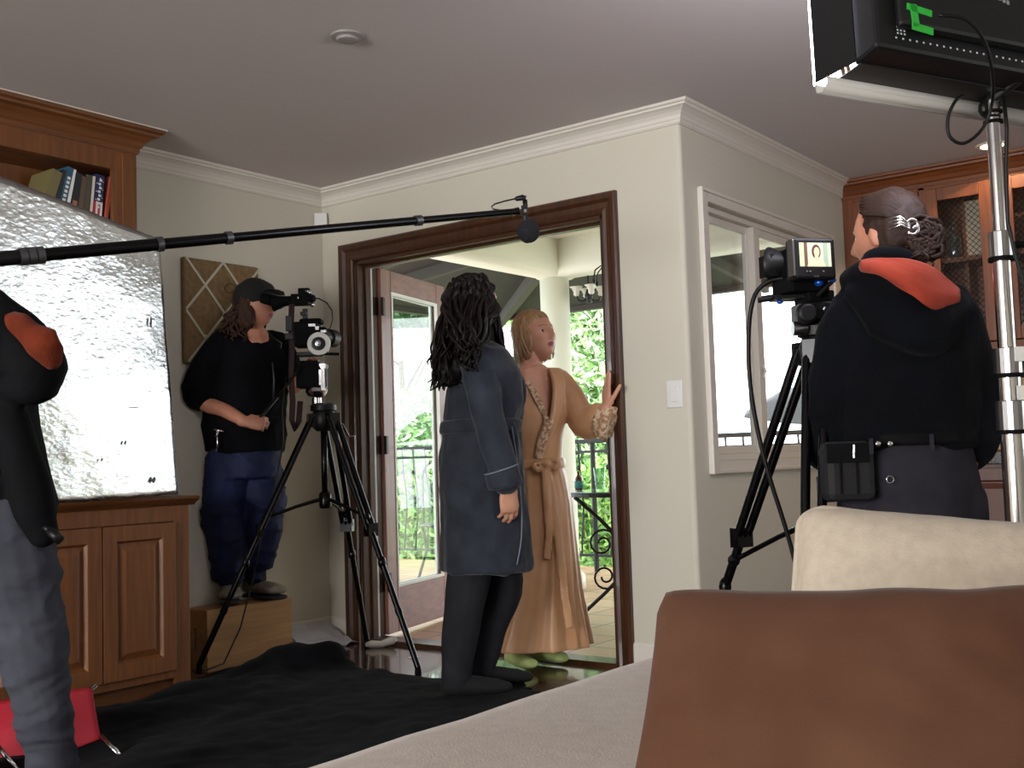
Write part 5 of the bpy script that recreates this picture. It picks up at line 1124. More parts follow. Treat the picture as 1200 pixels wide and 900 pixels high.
s = MB(); Q = [p(575, 404, -.09), p(589, 420, -.095), p(601, 438, -.085), p(610, 458, -.06), p(611, 472, -.05), p(606, 484, -.05), p(593, 490, -.06), p(583, 491, -.09)]; limb(s, Q, [.0032]*8, 6); s.build('collar_piping', PIP, dw, smooth=True)
s = MB(); Q = [p(600, 500, -.135), p(606, 540, -.15), p(611, 590, -.155), p(611, 630, -.16), p(606, 661, -.175)]; limb(s, Q, [.003]*5, 6); s.build('front_piping', PIP, dw, smooth=True)
s = MB(); rings(s, [(p(563, 508), .160, .178, .2), (p(563, 505), .166, .184, .2), (p(564, 495), .166, .184, .2), (p(564, 492), .158, .178, .2)]); limb(s, [p(600, 500, -.12), p(602, 520, -.13), p(601, 545, -.13)], [(.02, .012), (.024, .012), (.024, .008)]); organic(s, 'belt', VEL, dw, voxel=.006, smooth=2)
TRO = mat('charcoal_trousers', '232429', .9, c2='2a2b30', nscale=12, spec=.15)
s = MB(); limb(s, [p(556, 620, -.08), p(549, 680, -.075), p(541, 735, -.075), p(535, 794, -.08)], [.10, .088, .075, .060]); limb(s, [p(572, 620, .08), p(590, 680, .09), p(577, 735, .1), p(563, 786, .10)], [.10, .085, .065, .055])
organic(s, 'trousers', TRO, dw, voxel=.008, smooth=3, disp=lambda q: .008*pnoise(q, (7, 7, 4), 1)+.004*pnoise(q, (16, 16, 9), 1))
s = MB()
for a in (ank_n, ank_f):
    z0 = .028; b = Vector((a.x, a.y, z0)); limb(s, [a+UP*.01, Vector((a.x, a.y, .07)), b+UP*.04], [.048, .046, .044]); limb(s, [b-RT*.03+UP*.028, b+RT*.06+UP*.03, b+RT*.14+UP*.025, b+RT*.20+UP*.02], [(.04, .036), (.042, .038), (.046, .030), (.03, .02)], hint=AW)
organic(s, 'sock', mat('black_sock', '0a0b0d', .9), dw, voxel=.006, smooth=2)
HAIRD = mat('dark_hair', '0a0706', .5, c2='170e0c', nscale=30, stretch=(6, 6, 1), bump=.4, bscale=120, spec=.25, bdist=.003)
rng = random.Random(5); s = MB()
L3 = HM.to_3x3()
def HP(x, y, z, M=HM): return M @ Vector((x, y, z))
s.ball(HP(0, -.014, .016), (.087, .100, .112), 28, 20, M=L3)
s.ball(HP(0, -.045, -.05), (.082, .07, .10), 20, 14, M=L3)
s.ball(HP(.058, -.005, -.04), (.026, .045, .10), 16, 12, M=L3); s.ball(HP(-.055, .02, -.04), (.03, .045, .10), 16, 12, M=L3)
rings(s, [(p(527, 452, -.12), .035, .04, 0), (p(535, 435, -.07), .085, .10, 0), (p(547, 410, -.03), .115, .12, 0), (p(552, 380), .10, .10, 0), (p(556, 355), .08, .09, 0)], seg=28)
organic(s, 'hair', HAIRD, dw, voxel=.006, smooth=3, disp=lambda q: .009*pnoise(q, (22, 22, 5), 4)+.004*pnoise(q, (50, 50, 10), 1))
s = MB()
for i in range(250):
    a = rng.uniform(0, 6.283); r_ = math.sqrt(rng.random()); zz = rng.uniform(-.02, .118); rr_ = math.sqrt(max(.02, 1-((zz-.016)/.114)**2)); t0 = HP(.088*rr_*math.cos(a), -.014+.100*rr_*math.sin(a), zz)
    if (HM.inverted() @ t0).y > .045: continue
    ex_, ey_ = rng.uniform(503, 560), rng.uniform(418, 458)
    if ex_ > 538: ey_ = rng.uniform(402, 436)
    dep = -.17+.30*rng.random()**1.2 if ex_ < 538 else rng.uniform(-.31, -.26)
    e = p(ex_, ey_, dep-.02); m1 = t0+(t0-HM.to_translation()).normalized()*.02+UP*-.06; m2 = t0.lerp(e, .65)+RT*rng.uniform(-.03, .03)-AW*.02
    hair_lock(s, [t0, m1, m2, e], rng.uniform(.007, .013), .003, wave=rng.uniform(.014, .024), freq=rng.uniform(1.8, 3.0), ph=rng.uniform(0, 6), n=18)
for i in range(16):
    t0 = HP(.06+.02*rng.random(), .02+.03*rng.random(), -.04*rng.random()+.02); e = p(rng.uniform(570, 590), rng.uniform(418, 438), -.08+.08*rng.random()); hair_lock(s, [t0, t0.lerp(e, .4)+RT*.01, t0.lerp(e, .75)+RT*.012, e], .011, .003, wave=.012, freq=2.2, ph=rng.uniform(0, 6))
s.build('hair_locks', HAIRD, dw, smooth=True)

# ------------------------------------------------ blonde woman in the peach satin robe, leaning on the jamb
p = pp(5.02); BLo = Vector((p(616, 775).x, p(616, 775).y, 0))
hd = (RT*.66-AW*.74+UP*.30).normalized(); HB = headM(p(629, 395, .0), hd, (RT*-.10+UP))
s = MB(); add_head(s, HB, 1.0, .9)
limb(s, [p(624, 408), p(621, 426), p(622, 445)], [.054, .050, .062])
limb(s, [p(624, 442), p(628, 470), p(632, 520), p(636, 560), p(636, 590)], [(.105, .072), (.118, .102), (.095, .080), (.105, .095), (.095, .085)], hint=(RT*.6+AW*.8))
sL, eL, wL = p(655, 447, .03), p(684, 490, -.05), p(711, 478, -.16)
limb(s, [p(640, 443), sL, sL.lerp(eL, .5), eL, eL.lerp(wL, .5), wL], [.05, .050, .042, .037, .032, .025])
sR, eR, wR = p(600, 450, .02), p(588, 505, .10), p(598, 545, .06)
limb(s, [p(612, 446), sR, eR, wR], [.05, .05, .036, .025])
add_hand(s, p(711, 480, -.16), (UP*1.0-RT*-.02+AW*.08), (RT*.9+AW*.35), .10, .175, side=-1, thumb_out=.45, spread=.03, curls=(.05, .08, .12, .2), thumb_curl=.1)
add_hand(s, wR, (RT*.5-UP*.9), (AW), .3, .165, side=1, thumb_out=.3, spread=.03)
aL, aR = p(630, 757, .06), p(603, 760, -.04)
limb(s, [p(643, 590, .05), p(640, 680, .05), aL], [.066, .050, .038]); limb(s, [p(633, 590, -.03), p(622, 680, -.04), aR], [.066, .050, .038])
bl = organic(s, 'person', [SKIN, LIP, mat('fair_brow', '8c654c', .8)], voxel=.0036, smooth=2, matf=face_mats(HB), origin=BLo)
tag(bl, 'person with short blonde hair in a long peach satin robe, hand on the door jamb', 'person'); add_eyes(bl, HB)
SAT = mat('peach_satin', 'c09064', .36, c2='ce9f76', nscale=5, sheen=.3, bump=.3, bscale=40, spec=.6, bdist=.004)
s = MB()
cY = p(640, 543).z; e_ = RT
def foldb(th, t):
    k = max(0, .62-t)/.62; return 1+k*(.055*math.sin(th*9+2*t)+.035*math.sin(th*15+1)+.02*math.sin(th*23))
rings(s, [(p(625, 757), .262, .20, 0), (p(628, 735), .235, .19, 0), (p(633, 690), .185, .17, 0), (p(637, 640), .148, .155, 0), (p(636, 590), .132, .14, 0), (p(634, 560), .118, .125, 0), (p(632, 543), .105, .11, 0), (p(630, 515), .118, .12, 0), (p(630, 485), .135, .125, 0), (p(629, 462), .135, .11, .1), (p(627, 448), .115, .085, .1), (p(624, 438), .06, .055, .1)], seg=120, fold=foldb)
limb(s, [p(642, 446, .0), sL+AW*.005, p(672, 470, .0), eL-UP*.02, p(700, 492, -.12), p(704, 494, -.13)], [.055, .060, (.062, .06), (.075, .06), (.078, .05), (.070, .04)], hint=UP)
limb(s, [p(612, 448), sR, eR, wR], [.055, .062, .07, .065])
# open neckline: carve by keeping the front below the collar line, the skin panel comes from the body
def dispS(q):
    w_ = .014*crease(q, (6, 6, 2.2), 2)+.009*crease(q, (13, 13, 5), 7)
    return w_
cut0 = p(650, 505, -.2)
VROW = [(420, 611, 645), (436, 613, 648), (458, 625, 650), (482, 637, 648.5), (503, 645, 646)]
def vcut(q):
    dq = q-CAM; zc = dq.dot(fw); X = 600+F*dq.dot(rt)/zc; Y = 450-F*dq.dot(upv)/zc
    if (q-p(628, 470)).dot(AW) > -.0 or not 420 < Y < 503: return False
    for (y0, a0, b0), (y1, a1, b1) in zip(VROW, VROW[1:]):
        if y0 <= Y <= y1: k_ = (Y-y0)/(y1-y0); return a0+(a1-a0)*k_ < X < b0+(b1-b0)*k_
    return False
sr = organic(s, 'satin_robe', SAT, bl, voxel=.0055, smooth=3, disp=dispS, cut=vcut)
LACE = mat('lace', 'd8bfa0', .7, c2='a9805c', nscale=55, bump=.8, bscale=110, lo=.45, hi=.55)
s = MB(); limb(s, [p(611, 434, -.045), p(618, 448, -.092), p(626, 461, -.118), p(637, 483, -.128), p(645, 502, -.132)], [(.012, .006), (.015, .006), (.016, .006), (.015, .006), (.010, .005)], hint=RT); organic(s, 'lace_collar', LACE, bl, voxel=.0045, smooth=1)
s = MB()
for dx_, r_ in ((0, .014), (5, .012), (10, .010)): limb(s, [p(644+dx_, 433, -.05), p(650+dx_, 448, -.10+.006*dx_/5), p(650+dx_*.8, 470, -.128+.010*dx_/5), p(647+dx_*.5, 492, -.140+.006*dx_/5), p(643+dx_*.2, 510, -.138)], [r_*.6, r_, r_, r_, r_*.6], 10)
organic(s, 'collar_folds', SAT, bl, voxel=.005, smooth=2)
s = MB(); Q = [(640, 497), (636, 505), (640, 515), (637, 525), (641, 533), (638, 540)]
limb(s, [p(644, 492, -.150), p(638, 508, -.148), p(634, 522, -.140), p(631, 536, -.128)], [(.022, .006), (.020, .006), (.020, .006), (.016, .006)], hint=RT); s.build('lace_panel', LACE, bl, smooth=True)
s = MB(); s.tube([p(699, 492, -.13), p(704, 494, -.14), p(711, 496, -.158), p(716, 498, -.17)], [(.060, .05), (.070, .052), (.080, .05), (.084, .046)], 28, hint=UP); organic(s, 'lace_cuff', LACE, bl, voxel=.006, smooth=1, disp=lambda q: .006*pnoise(q, (50, 50, 50), 2))
s = MB(); rings(s, [(p(632, 550), .112, .118, 0), (p(632, 547), .119, .124, 0), (p(632, 540), .119, .124, 0), (p(632, 537), .108, .116, 0)], seg=60)
limb(s, [p(640, 543, -.125), p(630, 551, -.15), p(625, 544, -.14), p(640, 541, -.13)], [(.014, .008)]*4); limb(s, [p(640, 543, -.125), p(650, 549, -.15), p(655, 541, -.14), p(641, 540, -.13)], [(.014, .008)]*4)
s.ball(p(640, 543, -.142), (.022, .018, .018), 12, 8)
limb(s, [p(640, 545, -.14), p(648, 580, -.150), p(655, 640, -.175), p(662, 700, -.20), p(667, 735, -.21)], [(.014, .006), (.018, .006), (.020, .006), (.020, .006), (.018, .006)], hint=RT)
limb(s, [p(638, 545, -.14), p(640, 575, -.155), p(643, 620, -.165), p(641, 655, -.17)], [(.014, .006), (.018, .006), (.018, .006), (.016, .006)], hint=RT)
organic(s, 'sash', SAT, bl, voxel=.005, smooth=1, disp=lambda q: .003*pnoise(q, (30, 30, 12), 2))
SLP = mat('lime_slippers', 'b8cf7a', .8, c2='c9dc92', nscale=20, sheen=.3)
s = MB()
for a, d_ in ((aR, RT*.45-AW*.9), (aL, RT*.75-AW*.65)):
    b = Vector((a.x, a.y, .0)); shoe(s, b-d_.normalized()*.06+UP*(.012), d_, .235, .05, .055)
organic(s, 'slipper', SLP, bl, voxel=.006, smooth=2)
s = MB(); s.ball(HB @ Vector((.0775, .0, -.042)), .006, 10, 8); s.ball(HB @ Vector((-.0775, .0, -.042)), .006, 10, 8); s.build('earring', mat('pearl', 'd9d6cf', .2), bl, smooth=True)
HAIRB = mat('blonde_hair', '7c583c', .4, c2='b08a5e', nscale=22, stretch=(5, 5, 1), bump=.4, bscale=110, spec=.6, lo=.3, hi=.7, bdist=.003)
s = MB(); L3 = HB.to_3x3()
s.ball(HB @ Vector((0, -.034, .030)), (.086, .094, .101), 28, 20, M=L3); s.ball(HB @ Vector((0, -.004, .067)), (.080, .083, .062), 28, 20, M=L3); s.ball(HB @ Vector((0, -.058, -.045)), (.075, .055, .075), 20, 14, M=L3)
for sg in (1, -1): s.ball(HB @ Vector((.068*sg, -.012, -.005)), (.022, .052, .075), 16, 12, M=L3)
organic(s, 'hair', HAIRB, bl, voxel=.005, smooth=3, disp=lambda q: .005*pnoise(q, (30, 30, 9), 4))
s = MB(); rng = random.Random(3)
def scalp(x, y, g=1.0):
    yy = max(-.098, min(.098, y+.02)); k_ = max(.04, 1-(x/.089)**2-(yy/.104)**2); return Vector((x, y, .030+.104*math.sqrt(k_)*g))
for i in range(260):
    sg = rng.choice((1, -1)); y0 = rng.uniform(-.085, .068 if sg > 0 else .015); fr_ = max(0, y0-.02)
    a = scalp(.012*rng.random()*sg, y0); b = scalp(.052*sg, y0-fr_*.6-.006); c_ = Vector((.0885*sg*math.sqrt(max(.3, 1-((y0-.03+.02)/.11)**2)), y0-.02-fr_*1.1, rng.uniform(.0, .03)))
    d_ = Vector((c_.x*rng.uniform(.80, 1.0), c_.y-.012+rng.uniform(-.02, .01), rng.uniform(-.100, -.065)))
    hair_lock(s, [HB @ a, HB @ b, HB @ c_, HB @ ((c_+d_)/2+Vector((.006*sg, 0, 0))), HB @ d_], .0062, .0022, wave=.003, freq=1, ph=rng.uniform(0, 6), n=14)
s.build('hair_locks', HAIRB, bl, smooth=True)

# ------------------------------------------------ camera operator on the box
p = pp(5.44); OPo = Vector((p(288, 700).x, p(288, 700).y, .288))
hd = (RT*.93-AW*.22+UP*.04).normalized(); HO = headM(p(301, 356, -.05), hd, (UP+RT*.15))
BX = .290
s = MB(); add_head(s, HO, 1.0)
limb(s, [p(299, 370, -.03), p(293, 388, -.02), p(290, 402)], [.058, .056, .075])
limb(s, [p(288, 400), p(290, 440), p(286, 490), p(283, 525), p(283, 545)], [(.15, .09), (.17, .12), (.15, .12), (.15, .12), (.13, .10)], hint=(RT*.8-AW*.5))
sR, eR, wR = p(254, 410, -.06), p(237, 466, -.10), p(287, 494, -.20)
limb(s, [sR, eR, eR.lerp(wR, .5), wR], [.055, .042, .036, .027])
sL, eL, wL = p(322, 408, .08), p(342, 452, .02), p(352, 440, -.02)
limb(s, [sL, eL, wL], [.05, .04, .03])
hd_d = (p(304, 499, -.21)-p(287, 494, -.20))
add_hand(s, p(286, 494, -.205), (RT*1-UP*.12), (-UP*.2+AW*.9), 1.25, .17, side=1, thumb_out=.2, spread=.0, thumb_curl=.8)
add_hand(s, wL, (UP*.6+RT*.7), (-AW), .9, .165, side=1, thumb_out=.3, spread=.02)
ftR, ftL = p(268, 690, -.04), p(301, 686, .06); ftR.z = BX+.07; ftL.z = BX+.07
limb(s, [p(266, 540, -.04), p(264, 610, -.07), p(268, 660, -.05), ftR], [.09, .056, .044, .034]); limb(s, [p(300, 540, .06), p(309, 605, .0), p(302, 655, .04), ftL], [.09, .056, .044, .034])
op = organic(s, 'person', [SKIN2, mat('lips2', '8f4a44', .5), BROW], voxel=.0042, smooth=2, matf=face_mats(HO, brow=False), origin=OPo)
tag(op, 'person in black shirt, cap and navy track pants standing on the wooden box', 'person')
TEE = mat('black_tee', '08080a', .95, c2='0c0c10', nscale=8, spec=.08, sheen=.02, bump=.2, bscale=200)
s = MB()
rings(s, [(p(286, 530), .195, .16, 0), (p(286, 505), .205, .17, 0), (p(287, 470), .205, .165, 0), (p(290, 435), .195, .15, 0), (p(290, 410), .175, .13, 0), (p(291, 396), .13, .10, 0), (p(293, 388), .07, .07, 0)], fold=lambda th, t: 1+.03*math.sin(th*6+3*t))
limb(s, [p(262, 402, -.04), p(249, 420, -.08), p(238, 445, -.10), p(234, 459, -.10)], [.075, .084, .086, .088])
limb(s, [p(318, 402, .06), p(330, 415, .06), p(336, 440, .04)], [.07, .075, .075])
organic(s, 'shirt', TEE, op, voxel=.008, smooth=3, disp=lambda q: .016*crease(q, (4, 4, 4), 3)+.007*crease(q, (9, 9, 8), 9))
NAVY = mat('navy_trackpants', '0b1230', .72, c2='111c44', nscale=6, spec=.3, bump=.2, bscale=30)
s = MB()
rings(s, [(p(284, 560), .185, .16, 0), (p(284, 535), .185, .155, 0), (p(285, 515), .165, .145, 0)])
limb(s, [p(267, 550, -.04), p(262, 600, -.07), p(265, 640, -.06), p(268, 668, -.05), p(270, 676, -.05)], [.115, .105, .100, .092, .062])
limb(s, [p(302, 550, .05), p(310, 595, .0), p(305, 635, .03), p(300, 662, .05), p(300, 670, .05)], [.115, .105, .092, .084, .058])
organic(s, 'track_pants', NAVY, op, voxel=.008, smooth=3, disp=lambda q: .020*crease(q, (4, 4, 7), 3)+.009*crease(q, (9, 9, 15), 9))
s = MB(); limb(s, [p(270, 668, -.05), p(270, 684, -.05)], [.052, .050]); limb(s, [p(300, 664, .05), p(301, 680, .05)], [.050, .048]); organic(s, 'sock', mat('black_sock'), op, voxel=.008, smooth=1)
HIK = mat('hiking_boot', '6a6258', .8, c2='857b6c', nscale=25); SOLE = mat('boot_sole', '1b1a19', .8)
for a, d_ in ((ftR, RT*.30-AW*.95), (ftL, RT*.80-AW*.55)):
    b = Vector((a.x, a.y, BX+.012)); dn = Vector(d_).normalized(); s = MB(); shoe(s, b-dn*.08+UP*.012, dn, .275, .062, .11); o = organic(s, 'boot', HIK, op, voxel=.006, smooth=2)
    s = MB(); sd = dn.cross(UP); s.tube([b-dn*.09+UP*.0, b+dn*.0, b+dn*.10, b+dn*.165, b+dn*.185], [(.040, .012), (.042, .012), (.056, .012), (.048, .012), (.03, .010)], 20, hint=sd, round_=True); s.build('sole', SOLE, o, smooth=True)
    s = MB()
    for k in range(4): c = b+dn*(.015+.028*k)+UP*(.088-.012*k); s.tube([c-sd*.022, c+UP*.005, c+sd*.022], .0035, 6)
    s.build('laces', mat('lace_grey', 'b0a898', .8), o, smooth=True)
HAIRO = mat('brown_hair', '27180f', .6, c2='40291e', nscale=25, stretch=(5, 5, 1), bump=.5, bscale=110, spec=.2, lo=.3, hi=.7, bdist=.004)
s = MB(); L3 = HO.to_3x3(); s.ball(HO @ Vector((0, -.02, .02)), (.084, .098, .100), 24, 18, M=L3); s.ball(HO @ Vector((.0, -.06, -.07)), (.075, .055, .10), 20, 14, M=L3)
for sg in (1, -1): s.ball(HO @ Vector((.068*sg, -.025, -.05)), (.026, .045, .085), 16, 12, M=L3)
s.ball(p(272, 392, -.03), (.07, .05, .07), 16, 12)
organic(s, 'hair', HAIRO, op, voxel=.006, smooth=2, disp=lambda q: .012*pnoise(q, (25, 25, 12), 4)+.006*pnoise(q, (60, 60, 30), 4))
s = MB(); rng = random.Random(9)
for i in range(90):
    t0 = HO @ Vector((rng.choice((1, 1, 1, -1))*rng.uniform(.04, .08), rng.uniform(-.09, .0), rng.uniform(-.06, .0))); e = p(rng.uniform(258, 292), rng.uniform(378, 400), rng.uniform(-.14, .04)); hair_lock(s, [t0, t0.lerp(e, .5)-RT*.02, e], .010, .003, wave=.016, freq=2, ph=rng.uniform(0, 6), n=12)
s.build('hair_locks', HAIRO, op, smooth=True)
s = MB(); s.ball(HO @ Vector((0, -.012, .040)), (.092, .106, .090), 28, 20, M=L3); s.tube([HO @ Vector((x, .085+.035*(1-(x/.075)**2), .045)) for x in np.linspace(-.075, .075, 9)], [(.004, .03)]*9, 8, hint=HO.to_3x3() @ Vector((0, 0, 1)))
organic(s, 'cap', mat('black_cap', '0a0a0b', .85), op, voxel=.006, smooth=2, disp=lambda q: .006*pnoise(q, (20, 20, 20), 4))
s = MB(); g_ = HO @ Vector((0, .11, .0)); s.tube([HO @ Vector((-.08, .06, .01)), HO @ Vector((-.04, .105, -.002)), HO @ Vector((.04, .105, -.002)), HO @ Vector((.08, .06, .01))], [(.026, .012), (.030, .018), (.030, .018), (.026, .012)], 12, hint=HO.to_3x3() @ Vector((0, 0, 1))); organic(s, 'eye_shade', BLK2, op, voxel=.005, smooth=2)
s = MB(); ring_ = p(270, 338, .04); s.tube([ring_+RT*.024*math.cos(t)+UP*.024*math.sin(t)+AW*.01*math.cos(t) for t in np.linspace(0, 6.28, 30)], .0018, 5); s.build('cord', mat('cord_brown', '2a1a14', .7), op, smooth=True)
s = MB(); s.tube([p(251, 503, -.20), p(262, 506, -.20)], .005, 8); s.tube([p(254, 504, -.20), p(255, 520, -.2), p(254, 529, -.2)], .004, 8); s.tube([p(257, 504, -.20), p(253, 512, -.21)], .004, 8); s.build('keys', CHR, op, smooth=True)
s = MB(); s.tube([p(319, 425, -.16), p(321, 445, -.17), p(320, 470, -.17)], .0035, 6); s.tube([p(324, 398, -.14), p(330, 402, -.14), p(329, 408, -.14)], .0025, 6); s.build('zip', GRYM, op, smooth=True)

# ------------------------------------------------ crew member in the hooded jacket at the right
p = pp(2.98); HDo = Vector((p(1062, 640).x, p(1062, 640).y, 0))
hd = (-RT*.66+AW*.75-UP*.02).normalized(); HH = headM(p(1040, 276, .02), hd, UP+RT*.03)
s = MB(); add_head(s, HH, 1.0)
limb(s, [p(1043, 295, .02), p(1046, 325, .02), p(1052, 345, .02)], [.058, .058, .08])
limb(s, [p(1054, 345, .02), p(1058, 400), p(1064, 480), p(1068, 540), p(1068, 590)], [(.15, .085), (.19, .115), (.16, .11), (.165, .12), (.14, .10)], hint=RT)
kz = .50
sL, eL, wL = p(993, 372, .02), p(977, 478, .08), p(962, 430, .25)
limb(s, [sL, eL, wL], [.055, .042, .03]); add_hand(s, wL, (-RT*.3+AW*.5+UP*.4), (RT), .9, .17, side=-1, thumb_out=.3, spread=.02)
sR, eR, wR = p(1120, 372, .02), p(1142, 475, .04), p(1138, 535, -.02)
limb(s, [sR, eR, wR], [.055, .045, .032]); add_hand(s, wR, (-UP+RT*-.2), (-RT), .6, .17, side=1, thumb_out=.3, spread=.03)
fa = [Vector((HDo.x, HDo.y, 0))+RT*(-.13), Vector((HDo.x, HDo.y, 0))+RT*.13]
for k, f0 in enumerate(fa):
    limb(s, [p((1035, 1105)[k], 580, 0), f0+UP*.48-AW*.01, f0+UP*.08], [.10, .062, .042]); limb(s, [f0+UP*.07, f0+UP*.04-RT*.05, f0+UP*.03-RT*.17+AW*.05], [.04, .036, .026])
ho = organic(s, 'person', [SKIN2, mat('lips2'), BROW], voxel=.0042, smooth=2, matf=face_mats(HH), origin=HDo)
tag(ho, 'person in a black hooded jacket with red orange hood lining, seen from behind', 'person'); add_eyes(ho, HH)
HOOD = mat('navy_black_fleece', '090a0e', .95, c2='0d0f14', nscale=8, spec=.08, sheen=.03, bump=.3, bscale=220)
ORA = mat('orange_lining', '9c3c2e', .9, c2='aa4838', nscale=8, sheen=.1, spec=.1, bump=.2, bscale=160)
s = MB()
rings(s, [(p(1064, 527), .180, .14, 0), (p(1063, 510), .186, .15, 0), (p(1064, 470), .188, .15, 0), (p(1062, 420), .195, .145, 0), (p(1060, 385), .192, .13, 0), (p(1056, 358), .165, .115, 0), (p(1052, 340), .105, .095, 0), (p(1048, 326), .065, .075, 0)], seg=48, fold=lambda th, t: 1+.02*math.sin(th*5+4*t))
limb(s, [p(1004, 360, .02), p(988, 386, .01), p(981, 440, .02), p(977, 490, .04), p(971, 525, .06), p(974, 535, .12)], [.068, .072, .070, .070, .064, .045])
limb(s, [p(1106, 362, .02), p(1121, 386, .01), p(1136, 440, .02), p(1145, 480, .03), p(1143, 520, .0), p(1139, 532, -.01)], [.068, .072, .070, .066, .058, .048])
# hood mass lying on the back and rolled neck edge
limb(s, [p(1000, 330, .0), p(1018, 322, -.06), p(1045, 340, -.11), p(1080, 372, -.15), p(1108, 362, -.12), p(1118, 345, -.04)], [(.03, .04), (.04, .05), (.05, .06), (.055, .075), (.05, .065), (.035, .05)])
limb(s, [p(1010, 345, -.06), p(1050, 380, -.13), p(1085, 392, -.15), p(1115, 380, -.10)], [.04, .06, .06, .045])
limb(s, [p(1006, 322, .02), p(1030, 303, -.07), p(1058, 304, -.09), p(1080, 318, -.05)], [.022, .028, .030, .026])
organic(s, 'hooded_jacket', HOOD, ho, voxel=.0075, smooth=4, disp=lambda q: .014*crease(q, (4, 4, 4), 3)+.006*crease(q, (10, 10, 8), 9))
s = MB(); V = []
top = [(1011, 310), (1026, 306), (1045, 306), (1065, 309), (1085, 314), (1104, 326), (1120, 343)]; bot = [(1013, 313), (1031, 318), (1052, 330), (1070, 346), (1083, 358), (1100, 362), (1119, 352)]
for i in range(7):
    for k in range(7):
        t = k/6; x = top[i][0]*(1-t)+bot[i][0]*t; y = top[i][1]*(1-t)+bot[i][1]*t; V.append(p(x, y, -.105-.085*math.sin(i/6*math.pi)-.022*math.sin(t*math.pi)-.03*t+(.05 if i in (0,) else 0)+.022*noise.noise(Vector((i*1.3, k*1.1, 2)))))
s.add(V, [(i*7+k, (i+1)*7+k, (i+1)*7+k+1, i*7+k+1) for i in range(6) for k in range(6)])
o = s.build('hood_lining', ORA, ho, smooth=True); md = o.modifiers.new('sb', 'SUBSURF'); md.levels = md.render_levels = 2; md = o.modifiers.new('s', 'SOLIDIFY'); md.thickness = .03; md.offset = 0
GRP = mat('grey_work_pants', '26252b', .95, c2='302f36', nscale=10, spec=.1, bump=.2, bscale=200)
s = MB()
rings(s, [(p(1068, 610), .175, .15, 0), (p(1066, 570), .185, .155, 0), (p(1064, 535), .175, .145, 0), (p(1063, 516), .165, .14, 0)], seg=40)
for k, f0 in enumerate(fa):
    limb(s, [p((1034, 1104)[k], 585, 0), f0+UP*.50, f0+UP*.28, f0+UP*.07], [.115, .095, .085, .075])
organic(s, 'work_pants', GRP, ho, voxel=.008, smooth=3, disp=lambda q: .006*pnoise(q, (9, 9, 6), 3)+.004*pnoise(q, (20, 20, 12), 9))
s = MB(); rings(s, [(p(1063, 522), .178, .153, 0), (p(1063, 519), .181, .156, 0), (p(1063, 510), .181, .156, 0), (p(1063, 507), .176, .15, 0)], seg=48); bel = s.build('belt', BLK2, ho, smooth=True)
s = MB()
for x in (1029, 1043): c = p(x, 520, -.16); s.lathe(c, [(.007, 0), (.0075, .003), (.004, .004)], 14, axis=-AW)
c = p(1043, 562, -.158); Q = [c+RT*.009*math.cos(t)+UP*.009*math.sin(t) for t in np.linspace(0, 6.28, 24)]; s.tube(Q, .0018, 6); s.build('metal_eyelet', CHR, ho, smooth=True)
for x, y in ((1019, 522), (1090, 517)): s = MB(); s.hexa(p(x, y, -.163)-UP*.022, RT*.010, AW*.004, UP*.04); s.build('belt_loop', GRP, ho)
s = MB(); c = p(991, 551, -.10); s.hexa(c-RT*.065-UP*.08-AW*.05, RT*.13, AW*.08, UP*.155); po = s.build('pouch', mat('nylon_black', '0c0c10', .75), ho, bevel=.02)
s = MB(); s.hexa(c-RT*.062+UP*.02-AW*.057, RT*.11, AW*.01, UP*.05); s.tube([c-RT*.03-UP*.06-AW*.056, c-RT*.03+UP*.045-AW*.056], .003, 6); s.tube([c+RT*.012-UP*.06-AW*.056, c+RT*.012+UP*.02-AW*.056], .003, 6); s.build('pouch_flap', BLK2, po, bevel=.003)
s = MB(); s.tube([c+RT*.004+UP*.032-AW*.063, c+RT*.006+UP*.066-AW*.063], .003, 6); s.build('pouch_clip', CHR, po)
for k, f0 in enumerate(fa):
    s = MB(); shoe(s, f0+RT*.06+UP*.01-AW*.02, -RT+AW*.3, .27, .055, .08); organic(s, 'boot', BLK2, ho, voxel=.008, smooth=2)
HAIRH = mat('ash_brown_hair', '1f130d', .55, c2='35221a', nscale=24, stretch=(5, 5, 5), bump=.4, bscale=130, spec=.25, lo=.3, hi=.7, bdist=.003)
s = MB(); L3 = HH.to_3x3(); s.ball(HH @ Vector((0, -.020, .018)), (.082, .096, .106), 28, 20, M=L3); s.ball(HH @ Vector((0, -.066, -.02)), (.066, .045, .07), 20, 14, M=L3)
for sg in (1, -1): s.ball(HH @ Vector((.058*sg, -.045, .0)), (.026, .055, .065), 16, 12, M=L3)
organic(s, 'hair', HAIRH, ho, voxel=.005, smooth=3, disp=lambda q: .003*pnoise(q, (60, 60, 60), 4))
s = MB(); rng = random.Random(11); bun = HH @ Vector((0, -.125, -.02)); bun = p(1072, 276, -.05)
for i in range(320):                                               # strands drawn back over the skull into the knot
    a = rng.uniform(-1.3, 1.3); r0_ = rng.uniform(.0, 1); st_ = Vector((.084*math.sin(a), .056-.05*r0_-abs(a)*.018, .024+.094*math.cos(a)))
    mid = Vector((.086*math.sin(a*1.05), -.045, .018+.104*math.cos(a*1.1))); hair_lock(s, [HH @ st_, HH @ mid, (HH @ mid).lerp(bun, .6)+(HH.to_3x3() @ Vector((.02*math.sin(a), -.02, .012*math.cos(a)))), bun+Vector((rng.uniform(-.02, .02), rng.uniform(-.02, .02), rng.uniform(-.02, .02)))], .0036, .002, wave=.0015, freq=1, ph=i, n=12, seg=5)
